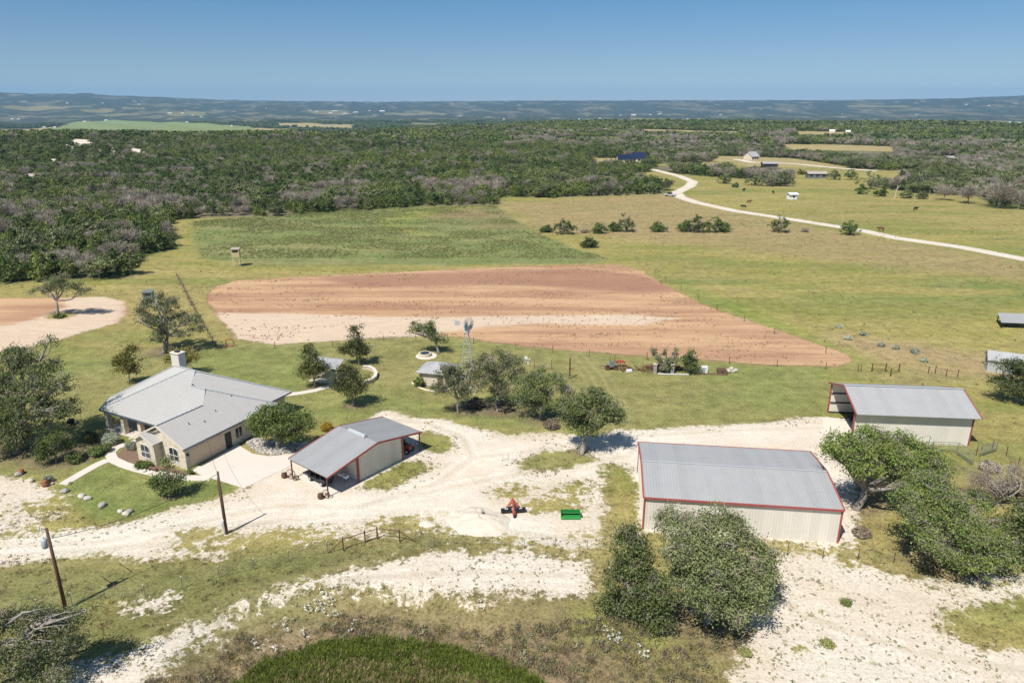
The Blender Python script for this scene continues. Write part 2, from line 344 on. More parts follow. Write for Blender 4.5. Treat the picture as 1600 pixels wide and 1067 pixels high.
# ------------------------------------------------------------------ ground regions traced on the terrain
POLY = {k: PTS(v) for k, v in {
 'g_main': [(-140, 905), (0, 883), (60, 876), (110, 870), (180, 871), (215, 880), (300, 874), (400, 866), (470, 857), (530, 845), (600, 836), (660, 831), (705, 838), (800, 850), (900, 862), (940, 860),
            (948, 800), (944, 735), (938, 727), (960, 722), (985, 738), (998, 800), (1002, 832), (1308, 856), (1350, 850), (1335, 790), (1345, 740), (1300, 715), (1345, 700), (1340, 655), (1290, 650), (1200, 659), (1100, 665), (1010, 671),
            (960, 672), (930, 682), (870, 676), (790, 681), (740, 668), (690, 654), (640, 652), (600, 640), (560, 660), (500, 690), (440, 690), (400, 740), (382, 763), (345, 778), (300, 788), (230, 806), (160, 822), (110, 826), (60, 828), (25, 838), (-10, 842), (-140, 860)],
 'g_left': [(-140, 770), (0, 742), (60, 752), (105, 768), (120, 785), (105, 803), (60, 820), (20, 832), (-140, 850)],
 'i_a': [(560, 762), (605, 764), (650, 742), (672, 730), (665, 723), (635, 720), (600, 738), (575, 750)],          # grass beside the carport
 'i_b': [(655, 700), (690, 708), (708, 700), (700, 682), (672, 672), (650, 676)],
 'i_c': [(808, 722), (845, 706), (900, 703), (935, 718), (890, 728), (850, 736), (818, 735)],
 'i_d': [(946, 735), (964, 730), (984, 742), (990, 790), (990, 835), (960, 850), (944, 866), (925, 900), (900, 880), (945, 850), (951, 800)],
 'f_band': [(60, 1090), (120, 1040), (230, 1000), (330, 958), (420, 922), (560, 885), (640, 862), (700, 856), (800, 858), (925, 872), (920, 895), (928, 925), (880, 938), (820, 922), (760, 932), (680, 926), (610, 928), (540, 915), (480, 928), (380, 958), (300, 1010), (240, 1060), (200, 1110)],
 'f_patch': [(195, 950), (250, 928), (290, 925), (270, 950), (210, 965)],
 'f_up': [(640, 870), (700, 845), (820, 850), (940, 862), (1010, 880), (1000, 905), (900, 880), (760, 870)],
 'f_right': [(1120, 1110), (1160, 1000), (1170, 960), (1215, 930), (1205, 880), (1210, 862), (1320, 868), (1385, 890), (1440, 912), (1490, 922), (1620, 900), (1640, 922), (1520, 945), (1465, 955), (1475, 985), (1530, 1005), (1620, 1015), (1680, 1100)],
 'track': [(1390, 896), (1470, 905), (1620, 895), (1620, 905), (1500, 920), (1440, 915)],
 'pond': [(350, 1075), (420, 1032), (500, 1006), (560, 999), (640, 1001), (720, 1015), (790, 1036), (860, 1075), (860, 1200), (350, 1200)],
 'plow': [(323, 462), (333, 449), (370, 438), (500, 431), (700, 421), (850, 414.5), (965, 414), (1000, 421), (1040, 446), (1100, 477), (1200, 511), (1290, 541), (1325, 555), (1332, 566), (1310, 573), (1200, 570), (1100, 563), (900, 549), (810, 540), (740, 530), (700, 525), (600, 527), (430, 539), (370, 528), (345, 500), (327, 478)],
 'plow2': [(-160, 470), (0, 466), (100, 465), (165, 463), (195, 472), (201, 488), (185, 504), (130, 520), (80, 534), (20, 548), (-160, 580)],
 'pale1': [(338, 488), (450, 490), (600, 496), (800, 494), (1000, 492), (1060, 498), (1000, 506), (850, 506), (760, 510), (690, 518), (640, 540), (360, 540)],
 'pale2': [(-160, 520), (20, 508), (80, 488), (110, 466), (170, 460), (205, 480), (180, 510), (0, 560), (-160, 590)],
 'brown1': [(500, 433), (620, 428), (900, 420), (1000, 430), (1060, 455), (1000, 458), (800, 445), (560, 450)],
 'crop': [(300, 346), (400, 338), (600, 326), (700, 322), (775, 321), (800, 342), (850, 368), (900, 390), (955, 404), (930, 411), (700, 414), (400, 414), (312, 403), (302, 375)],
 'crophi': [(590, 345), (640, 330), (700, 323), (760, 322), (700, 332), (640, 345), (640, 357), (700, 370), (640, 366), (600, 357)],
 'drygrass': [(785, 318), (1040, 302), (1110, 322), (1330, 366), (1620, 410), (1620, 440), (1400, 418), (1100, 385), (960, 372), (850, 362)],
 'dry2': [(1220, 540), (1320, 520), (1480, 545), (1600, 560), (1600, 600), (1520, 590), (1400, 600), (1340, 580)],
 'greenstrip': [(1040, 432), (1060, 437), (1230, 505), (1360, 565), (1330, 572), (1290, 540), (1180, 505), (1090, 470)],
 'lawn': [(-160, 640), (100, 560), (330, 540), (600, 530), (730, 533), (900, 552), (1300, 576), (1280, 650), (1000, 670), (800, 680), (700, 655), (520, 665), (400, 640), (300, 790), (150, 800), (120, 740), (-160, 760)],
 'lawn2': [(95, 760), (150, 735), (240, 760), (330, 745), (378, 762), (300, 790), (200, 812), (150, 812), (120, 790)],
 'pasture': [(1100, 470), (1000, 400), (1100, 390), (1400, 420), (1700, 450), (1700, 700), (1500, 640), (1350, 570), (1240, 520)],
 'hiA': [(1000, 430), (1340, 440), (1600, 440), (1650, 470), (1400, 470), (1200, 462)],
 'foredry': [(-200, 960), (100, 960), (300, 900), (600, 850), (700, 850), (940, 880), (940, 950), (1150, 1000), (1150, 1200), (-200, 1200)],
 'foregreen': [(-200, 885), (200, 878), (300, 876), (500, 860), (650, 838), (720, 842), (640, 866), (450, 895), (300, 915), (100, 965), (-200, 965)],
 'forebrown': [(230, 1067), (400, 980), (560, 960), (800, 980), (1000, 960), (1150, 1010), (1140, 1200), (200, 1200)],
 'oakgreen': [(900, 950), (1010, 970), (1150, 975), (1230, 960), (1160, 1010), (1000, 1020), (900, 1000)],
 'forest': [(-700, 470), (-200, 447), (0, 446), (60, 440), (150, 437), (206, 434), (212, 405), (275, 388), (262, 345), (330, 340), (450, 337), (560, 330), (680, 322), (778, 320), (785, 308), (870, 309), (950, 306), (1040, 303), (1046, 293), (1000, 281), (980, 274),
            (1020, 268), (1080, 274), (1180, 281), (1205, 292), (1232, 290), (1240, 268), (1380, 268), (1480, 262), (1400, 285), (1350, 290), (1440, 303), (1530, 307), (1550, 322), (1700, 330), (2600, 340), (2600, 165), (-1200, 165), (-1200, 470)],
 'c_field1': [(1000, 258), (1150, 252), (1160, 262), (1300, 262), (1420, 268), (1300, 270), (1100, 262)],
 'c_field2': [(1215, 226), (1390, 229), (1400, 237), (1240, 234)],
 'c_field3': [(1000, 202), (1080, 204), (1160, 206), (1150, 210), (1010, 206)],
 'c_field4': [(1240, 205), (1335, 207), (1335, 212), (1250, 210)],
 'c_val1': [(108, 193), (150, 190), (230, 190), (392, 198), (395, 203), (330, 212), (240, 214), (110, 205), (60, 206)],
 'c_val2': [(430, 193), (555, 195), (550, 200), (440, 198)],
 'c_val3': [(0, 203), (80, 199), (110, 206), (0, 210)],
 'c_val4': [(400, 200), (470, 201), (440, 206), (390, 205)],
 'c_w1': [(0, 167), (60, 166), (110, 168), (100, 171), (30, 172)], 'c_w2': [(125, 171), (180, 170), (176, 175), (130, 175)], 'c_w3': [(190, 168), (226, 167), (225, 172), (192, 172)], 'c_w4': [(258, 176), (320, 175), (322, 181), (262, 181)], 'c_w5': [(482, 173), (545, 174), (546, 179), (490, 178)],
 'c_w6': [(600, 176), (700, 177), (695, 180), (604, 180)], 'c_w7': [(640, 192), (745, 193), (740, 196), (645, 196)], 'c_w8': [(985, 184), (1055, 185), (1050, 188), (990, 188)], 'c_w9': [(1322, 165), (1425, 166), (1420, 168), (1325, 168)], 'c_w10': [(1540, 190), (1620, 190), (1620, 194), (1545, 194)], 'c_w11': [(150, 178), (215, 178), (212, 181), (155, 181)],
 'c_w12': [(880, 216), (960, 214), (990, 218), (900, 220)], 'c_w13': [(560, 232), (640, 228), (650, 231), (575, 235)], 'c_w14': [(1420, 244), (1500, 246), (1490, 250), (1425, 249)], 'c_w15': [(1180, 214), (1250, 215), (1240, 219), (1185, 218)],
 'c_hse': [(915, 247), (1010, 248), (1015, 256), (940, 258)],
 'c_y1': [(1120, 244), (1240, 248), (1330, 262), (1180, 262), (1110, 254)],
}.items()}
LINE = {'far_road': (PTS([(1700, 424), (1600, 405), (1500, 386), (1400, 372), (1345, 360), (1250, 345), (1150, 330), (1090, 317), (1062, 308), (1057, 301), (1078, 291), (1083, 284), (1060, 275), (1020, 265)]), 2.9),
        'far_road2': (PTS([(1150, 249), (1175, 254), (1240, 256), (1300, 262), (1365, 267)]), 3.5)}
CAL = [PTS(v) for v in ([(92, 218), (100, 228), (112, 238), (124, 240), (112, 227)], [(106, 217), (150, 219), (152, 225), (125, 227), (108, 226)], [(140, 226), (152, 232), (170, 243), (160, 243), (146, 234)],
       [(168, 229), (185, 232), (190, 243), (180, 240)], [(200, 230), (230, 236), (232, 242), (205, 236)], [(70, 250), (100, 244), (96, 250), (75, 254)], [(250, 238), (256, 240), (254, 243), (248, 242)])]

# fan shaped ground grid, finer near the camera
rs = [12.0]
while rs[-1] < 16500: rs.append(rs[-1]*(1+.0062 if rs[-1] < 330 else 1.0105)+.02)
rs = np.array(rs)
an = np.radians(np.linspace(-63, 63, 560))
AA, RR = np.meshgrid(an, rs); GX = RR*np.sin(AA); GY = RR*np.cos(AA)-4
GZ = hgt(GX, GY)
shp = GX.shape; gx = GX.ravel(); gy = GY.ravel(); gz = GZ.ravel(); gr = np.hypot(gx, gy)
def full(fn, rmax=1e9, fill=-1e3):
    m = gr < rmax; o = np.full(gx.shape, fill); o[m] = fn(gx[m], gy[m]); return o
SD = {}
for k, p in POLY.items():
    rm = np.hypot(p[:, 0], p[:, 1]).max()*1.03+12
    SD[k] = full(lambda x, y: sdf(p, x, y), rm)
for k, (p, wd) in LINE.items(): SD[k] = full(lambda x, y: sdline(p, x, y, wd), 3000)
def wgt(k, s): return sst(-s, s, SD[k])
C = lambda *a: np.array(a)
def blend(c, f, n): return c*(1-f[:, None])+np.array(n)*f[:, None]
n20 = fbm(gx/22, gy/22); n60 = fbm(gx/70+5, gy/70); nst = fbm(gx/45+9, gy/9, 4)
col = np.tile(C(.265, .238, .072), (len(gx), 1))
col = blend(col, sst(.40, .62, n60)*.7, (.27, .225, .088))
col = blend(col, sst(.48, .66, nst)*.65, (.18, .20, .055)); col = blend(col, sst(.50, .38, nst)*.35, (.34, .28, .11))
col = blend(col, wgt('drygrass', 8)*(.55+.45*n20), (.30, .225, .115))
col = blend(col, wgt('dry2', 5)*sst(.35, .6, n20), (.33, .25, .13))
col = blend(col, wgt('hiA', 6)*sst(.35, .6, nst)*.6, (.14, .19, .055))
col = blend(col, wgt('lawn', 4), (.195, .21, .068)); col = blend(col, wgt('lawn', 4)*sst(.4, .65, n20)*.6, (.245, .215, .085))
col = blend(col, wgt('lawn2', 1.5), (.16, .195, .055))
col = blend(col, wgt('crop', 2), (.195, .205, .08)); col = blend(col, wgt('crop', 2)*sst(.5, .7, n60)*.8, (.225, .17, .085)); col = blend(col, wgt('crop', 2)*sst(.55, .4, nst)*.5, (.13, .18, .055))
col = blend(col, wgt('crophi', 3)*.5, (.24, .26, .055))
col = blend(col, wgt('greenstrip', 2.5)*.45, (.15, .22, .04))
col = blend(col, wgt('foredry', 4)*.85, (.195, .165, .075)); col = blend(col, wgt('foregreen', 3)*.9, (.155, .16, .06)); col = blend(col, wgt('foredry', 4)*sst(.55, .7, n20)*.6, (.15, .165, .05))
col = blend(col, wgt('forebrown', 3)*sst(.3, .55, n20)*.75, (.235, .165, .11))
col = blend(col, wgt('oakgreen', 1.5)*.7, (.20, .23, .05))
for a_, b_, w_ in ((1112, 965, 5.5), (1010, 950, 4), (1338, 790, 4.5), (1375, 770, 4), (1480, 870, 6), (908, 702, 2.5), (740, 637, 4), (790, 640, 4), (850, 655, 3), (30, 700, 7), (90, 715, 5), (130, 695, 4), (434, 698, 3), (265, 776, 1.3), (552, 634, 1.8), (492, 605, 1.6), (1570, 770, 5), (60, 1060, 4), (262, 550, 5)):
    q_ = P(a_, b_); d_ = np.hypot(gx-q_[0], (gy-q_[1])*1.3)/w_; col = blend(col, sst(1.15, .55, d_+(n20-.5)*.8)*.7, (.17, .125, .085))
CK = [k for k in POLY if k.startswith('c_')]
clr = np.zeros(len(gx)); vcol = np.tile(C(.33, .27, .13), (len(gx), 1))
for k in CK: clr = np.maximum(clr, wgt(k, 4 if k[2] != 'w' else 14)*(1 if k[2] != 'w' else .3))
vcol = blend(vcol, (wgt('c_val1', 5)), (.185, .235, .085)); vcol = blend(vcol, wgt('c_field1', 5), (.24, .22, .08))
far = sst(1300, 1900, gr)
fo = np.clip(wgt('forest', 3)+far, 0, 1)*(1-clr)
ffl = np.tile(C(.075, .10, .03), (len(gx), 1)); ffl = blend(ffl, sst(.45, .65, fbm(gx/35, gy/35)), (.15, .135, .09))
nf = fbm(gx/160, gy/420+3, 5); nf2 = fbm(gx/60, gy/200+3, 4); nf3 = fbm(gx/18+9, gy/45, 3)
ffl = blend(ffl, sst(2400, 4500, gr)*.9, (.025, .042, .028)); ffl = blend(ffl, sst(2400, 4500, gr)*sst(.56, .66, nf)*.7, (.15, .14, .085)); ffl = ffl*(1+(sst(1800, 3000, gr)*(nf3-.5)*1.5))[:, None]; ffl = blend(ffl, sst(3000, 4500, gr)*sst(.74, .80, nf2)*.8, (.34, .31, .24))
col = blend(col, fo, 0)+ffl*fo[:, None]
col = col*(1-clr[:, None])+vcol*clr[:, None]
bare = np.full(len(gx), -9.); spk = np.full(len(gx), .5)
def addbare(k, sp, bias=0., cut=9.):
    global bare, spk
    v = np.clip(SD[k], -9, cut)+bias; m = v > bare
    bare = np.where(m, v, bare); spk = np.where(m, sp, spk)
addbare('g_main', .9); addbare('g_left', 2.2, -.2, 1.6)
for k in ('i_a', 'i_b', 'i_c', 'i_d'): bare = np.minimum(bare, -SD[k])
addbare('f_band', 2.4, -.1, 1.5); addbare('f_patch', 2.5, -.6, .4); addbare('f_up', 2.6, -.7, .3); addbare('f_right', 2.2, -.1, 1.3); addbare('track', 1.5)
addbare('far_road', .5); addbare('far_road2', .5)
for p in CAL:
    v = full(lambda x, y: sdf(p, x, y), 1500); m = v > bare; bare = np.where(m, np.minimum(v, 2.5), bare); spk = np.where(m, 3.2, spk)
# thin grassy patches within the drive
for (a, b, wd, am) in ((330, 842, 9, 1.5), (450, 845, 9, 1.25), (640, 822, 9, 1.1), (800, 770, 8, 1.3), (860, 790, 8, 1.1), (905, 760, 6, 1.2), (70, 800, 9, .9), (500, 840, 7, 1.1), (400, 850, 8, 1.2), (915, 835, 5, 1.0), (770, 850, 6, 1.1), (1000, 870, 6, 1.0), (1340, 868, 6, 1.), (690, 845, 6, 1.2), (560, 838, 6, 1.1), (655, 735, 3, .8), (520, 760, 3, .6), (475, 745, 3, .9)):
    q = P(a, b); d = np.hypot((gx-q[0])/wd, (gy-q[1])/(wd*.55)); wv = np.exp(-d*d)
    bare = np.where((wv > .02) & (bare > -3), np.minimum(bare, 1.2*(1-wv)+bare*(1-wv)-.0)-wv*am*.30, bare); spk = np.where(wv > .1, np.maximum(spk, 2.0*wv+.9), spk)
rut = np.zeros(len(gx)); rmid = np.zeros(len(gx))
for pl_ in ([(-60, 852), (0, 852), (150, 848), (300, 818), (430, 790), (560, 792), (680, 757), (738, 715), (722, 682), (670, 662), (600, 655)], [(738, 715), (820, 706), (900, 694), (1000, 682), (1150, 672), (1290, 668)], [(640, 775), (760, 750), (880, 728), (980, 712), (1010, 690)], [(120, 1075), (210, 1025), (300, 985), (420, 937), (560, 903), (750, 893), (900, 900)],
            [(-60, 875), (100, 862), (250, 850), (420, 815), (520, 805)], [(905, 556), (930, 585), (952, 625), (960, 660)], [(690, 800), (800, 830), (900, 845), (940, 840)], [(1345, 860), (1390, 895), (1470, 912), (1600, 908)], [(1180, 900), (1250, 960), (1400, 1010), (1600, 1050)]):
    q_ = PTS(pl_); d_ = full(lambda x, y: -sdline(q_, x, y, 0), 200, 99.)
    rut = np.maximum(rut, np.exp(-((d_-.85)/.28)**2)); rmid = np.maximum(rmid, np.exp(-(d_/.45)**2)); rut = np.maximum(rut, .6*np.exp(-((d_-2.1)/.3)**2))
soil = np.maximum(SD['plow'], SD['plow2'])
isl = P(95, 493); soil = np.minimum(soil, np.hypot((gx-isl[0])/1.8, (gy-isl[1])/1.6)*1.0-1.6)
pale = np.maximum(wgt('pale1', 2.5), wgt('pale2', 4)); brown = wgt('brown1', 3)
def ground_attrs(me, idx):
    for nm, a in (('bare', bare), ('spk', spk), ('soil', soil), ('pale', pale), ('brown', brown), ('rut', rut), ('rmid', rmid), ('dist', gr)):
        at = me.attributes.new(nm, 'FLOAT', 'POINT'); at.data.foreach_set('value', np.clip(a[idx], -50, 1e5).astype(np.float32))
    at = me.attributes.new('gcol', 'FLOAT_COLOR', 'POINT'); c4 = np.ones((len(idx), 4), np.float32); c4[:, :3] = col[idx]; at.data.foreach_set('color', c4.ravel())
def mk_ground():
    t = NT('ground_cover'); p = t.pos(); g = t.attr('gcol', 'Color')
    nA = t.noise(p, .09, 5, .6); nB = t.noise(p, .55, 5, .65); nC = t.noise(p, 3.2, 4, .7); nD = t.noise(p, .25, 6, .7, sc=(.35, 1, 1))
    dist = t.attr('dist')
    g = t.mix(t.mr(nA, .42, .66, 0, .45), g, t.mix(.5, g, (.34, .27, .13)))
    nE = t.noise(p, 7.5, 3, .8)
    k = t.math('ADD', t.math('ADD', t.math('MULTIPLY', t.math('SUBTRACT', nB, .5), 1.4), t.math('MULTIPLY', t.math('SUBTRACT', nC, .5), 1.9)), t.math('ADD', t.math('MULTIPLY', t.math('SUBTRACT', nD, .5), .9), t.math('MULTIPLY', t.math('SUBTRACT', nE, .5), 1.5)))
    g = t.scale(g, t.math('MAXIMUM', t.math('ADD', k, 1.0), .35))
    # weeds: dark little clumps
    vo = t.n('TexVoronoi', {'Vector': p, 'Scale': .8, 'Randomness': 1.0}).outputs['Distance']
    g = t.mix(t.mr(t.math('ADD', vo, t.math('MULTIPLY', nC, .3)), .20, .32, .45, 0), g, (.10, .115, .045))
    cal = t.mix(nB, (.60, .53, .435), (.75, .69, .60)); cal = t.mix(t.mr(nA, .42, .62, 0, .55), cal, (.62, .50, .375))
    cal = t.mix(t.mr(nC, .56, .70, 0, .55), cal, (.42, .36, .28)); cal = t.mix(t.mr(t.noise(p, .35, 6, .7, sc=(.45, 1, 1)), .5, .68, 0, .35), cal, (.47, .41, .33)); cal = t.scale(cal, t.mr(nE, .35, .65, .86, 1.1, False))
    ne = t.noise(p, 1.1, 8, .72); ne2 = t.noise(p, .18, 4, .6)
    e = t.math('ADD', t.math('MULTIPLY', t.math('SUBTRACT', ne, .5), 3.6), t.math('MULTIPLY', t.math('SUBTRACT', ne2, .5), 2.6))
    rn = t.mr(t.noise(p, .9, 4, .6), .35, .6)
    cal = t.mix(t.math('MULTIPLY', t.math('MULTIPLY', t.attr('rut'), rn), .75), cal, (.80, .72, .61)); cal = t.mix(t.math('MULTIPLY', t.math('MULTIPLY', t.attr('rmid'), rn), .55), cal, (.47, .41, .30))
    g = t.mix(t.math('MULTIPLY', t.attr('rut'), .55), g, (.34, .29, .15))
    bm = t.mr(t.math('ADD', t.attr('bare'), t.math('MULTIPLY', e, t.attr('spk'))), -.35, .35)
    fs = t.noise(p, 4.5, 5, .75); fz = t.mr(t.noise(p, .22, 4, .6), .40, .62)
    cal = t.mix(t.math('MULTIPLY', t.mr(fs, .54, .62), t.math('ADD', t.math('MULTIPLY', fz, .6), .12)), cal, (.30, .265, .18))
    c_edge = t.math('MULTIPLY', t.mr(t.attr('bare'), 2.5, -.5, 0, .75), t.mr(t.noise(p, 2.6, 5, .7), .46, .58))
    cal = t.mix(c_edge, cal, (.36, .32, .21))
    c = t.mix(bm, g, cal)
    # tilled soil, worked in long passes
    w1 = t.noise(p, .16, 6, .62, sc=(.12, 1, 1)); w2 = t.noise(p, 1.9, 5, .7, sc=(.10, 1, 1)); w3 = t.noise(p, 1.3, 6, .75)
    so_ = t.mix(t.mr(w1, .36, .64), (.37, .21, .13), (.53, .345, .20)); so_ = t.mix(t.mr(t.attr('brown'), 0, 1, 0, .8), so_, (.32, .175, .115))
    so_ = t.mix(t.mr(t.math('ADD', t.attr('pale'), t.math('MULTIPLY', t.math('SUBTRACT', w1, .5), 1.6)), .25, .8, 0, .92), so_, (.60, .475, .355))
    so_ = t.scale(so_, t.math('ADD', t.math('ADD', t.math('MULTIPLY', w2, .8), .6), t.math('MULTIPLY', t.math('SUBTRACT', nC, .5), .9)))
    so_ = t.mix(t.mr(w3, .59, .66, 0, .5), so_, (.22, .14, .09))
    sm = t.mr(t.math('ADD', t.attr('soil'), t.math('ADD', t.math('MULTIPLY', t.math('SUBTRACT', ne, .5), 3.2), t.math('MULTIPLY', t.math('SUBTRACT', ne2, .5), 2.4))), -.4, .4)
    c = t.mix(sm, c, so_)
    hgtb = t.math('ADD', t.math('MULTIPLY', nC, .6), t.math('MULTIPLY', nB, .8))
    hgtb = t.math('ADD', hgtb, t.math('MULTIPLY', t.math('MULTIPLY', w2, sm), 1.2))
    return t.out(c, .95, 0, hgtb, .22, .8, spec=.1)
M['ground'] = mk_ground()
nr, na = shp
I0 = (np.arange(nr-1)[:, None]*na+np.arange(na-1)[None, :]).ravel()
FQ = np.stack([I0, I0+1, I0+1+na, I0+na], 1)[:, ::-1]
def sheet(name, fmask, lift):
    F = FQ[fmask]; idx, inv = np.unique(F, return_inverse=True); F = inv.reshape(F.shape)
    V = np.stack([gx[idx], gy[idx], gz[idx]+lift], 1)
    me = mesh_np(name, V, F, [M['ground']], smooth=True); ground_attrs(me, idx)
    return tag(link(name, me), kind='structure')
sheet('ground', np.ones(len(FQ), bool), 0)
fm = lambda a, th: (a[FQ] > th).all(1)
near = (gr[FQ] < 1000).all(1)
sheet('gravel_drive', fm(np.maximum(SD['g_main'], SD['g_left']), -.2) & ~fm(np.maximum.reduce([SD[k] for k in ('i_a', 'i_b', 'i_c', 'i_d')]), .2), .008)
sheet('plowed_field', fm(SD['plow'], -.2), .01)
sheet('small_plowed_field', fm(SD['plow2'], -.2), .01)
sheet('caliche_road', fm(SD['far_road'], -.2), .02)
sheet('far_ranch_road', fm(SD['far_road2'], -.5), .05)
sheet('caliche_track', fm(np.maximum(SD['f_band'], SD['track']), 0), .008)
sheet('crop_field', fm(SD['crop'], 0), .01)
sheet('bare_caliche_ground', fm(SD['f_right'], 0), .008)

# ------------------------------------------------------------------ foliage generators
def leaf_mesh(P0, nrm, size, rg, asp=1.6):
    """one small bent leaf-clump quad at each point"""
    n = len(P0); a = np.cross(nrm, rg.normal(size=(n, 3))); a /= np.linalg.norm(a, axis=1)[:, None]+1e-9
    b = np.cross(nrm, a); s = size*rg.uniform(.6, 1.35, n)
    a = a*(s*asp/2)[:, None]; b = b*(s/2)[:, None]
    V = np.empty((n, 4, 3)); V[:, 0] = P0-a; V[:, 1] = P0-b*.9+nrm*(s*.12)[:, None]; V[:, 2] = P0+a; V[:, 3] = P0+b*.9+nrm*(s*.12)[:, None]
    return V.reshape(-1, 3), np.arange(4*n).reshape(-1, 4)
def cloud(lobes, n, size, rg, clump=.42, per=22, shell=.62, flat=1., rnd=.9, drop=0.):
    L = np.array([l[:6] for l in lobes], float)       # x y z rx ry rz
    wt = (L[:, 3]*L[:, 4]+L[:, 3]*L[:, 5]); wt /= wt.sum()
    K = max(1, n//per); li = rg.choice(len(L), K, p=wt)
    d = rg.normal(size=(K, 3)); d[:, 2] = d[:, 2]*.9+.15; d /= np.linalg.norm(d, axis=1)[:, None]
    rad = shell+(1.04-shell)*rg.random(K)**.6
    cc = L[li, :3]+d*L[li, 3:6]*rad[:, None]
    if drop > 0:                                        # leave irregular gaps in the crown
        q = cc*.55+37; keep = (fbm(q[:, 0]+q[:, 2]*.7, q[:, 1]-q[:, 2]*.9, 3)+rg.normal(size=K)*.06) > np.quantile(fbm(q[:, 0]+q[:, 2]*.7, q[:, 1]-q[:, 2]*.9, 3), drop)
        cc, li, d = cc[keep], li[keep], d[keep]; K = len(cc)
    ki = np.repeat(np.arange(K), per)
    cs = clump*rg.uniform(.5, 1.5, K)
    off = rg.normal(size=(len(ki), 3))*cs[ki][:, None]; off[:, 2] *= .62*flat
    pts = cc[ki]+off; nn = d[ki]*.7+rg.normal(size=pts.shape)*rnd+np.array([0, 0, .45]); nn /= np.linalg.norm(nn, axis=1)[:, None]
    V, F = leaf_mesh(pts, nn, size, rg); lr = np.clip(np.repeat(rg.random(K), per)*.7+rg.random(len(ki))*.45-.05, 0, 1)
    return V, F, lr, cc, li
def foliage(name, V, F, lr, mat):
    me = mesh_np(name, V, F, [mat]); at = me.attributes.new('lr', 'FLOAT', 'FACE'); at.data.foreach_set('value', lr.astype(np.float32)); return me
def limb_path(a, b, rg, k=4, sag=.12):
    a = np.array(a, float); b = np.array(b, float); L = np.linalg.norm(b-a); ts = np.linspace(0, 1, k+1); out = []
    o = rg.normal(size=3)*L*sag
    for t in ts: out.append(a+(b-a)*t+o*sin(pi*t)+np.array([0, 0, L*.10*sin(pi*t)])+rg.normal(size=3)*L*.03*(0 < t < 1))
    return out
def wood(lobes, cc, li, base, fork, r0, rg, twigs=60, mb=None, stems=1):
    mb = mb or MB(); base = np.array(base, float)
    for s_ in range(stems):
        bb = base+(rg.normal(size=3)*[r0*2.2, r0*2.2, 0] if stems > 1 else 0)
        ff = np.array(fork, float)+(rg.normal(size=3)*r0*2 if stems > 1 else 0)
        mb.tube([bb-[0, 0, .15], bb+(ff-bb)*.12, bb+(ff-bb)*.55+rg.normal(size=3)*r0*.4, ff], [r0*1.35, r0, r0*.85, r0*.75], 8)
        for j, l in enumerate(lobes):
            if stems > 1 and j % stems != s_: continue
            c = np.array(l[:3]); pth = limb_path(ff, c, rg); mb.tube(pth, [r0*.72, r0*.6, r0*.48, r0*.36, r0*.22], 6)
            ks = np.where(li == j)[0]; rg.shuffle(ks)
            for k in ks[:max(2, twigs//len(lobes))]:
                st = pth[rg.integers(2, 5)]; p2 = limb_path(st, cc[k], rg, 3); mb.tube(p2, [r0*.2+.014, r0*.14+.012, r0*.09+.01, .014], 4, False)
    return mb
NTREE = [0]
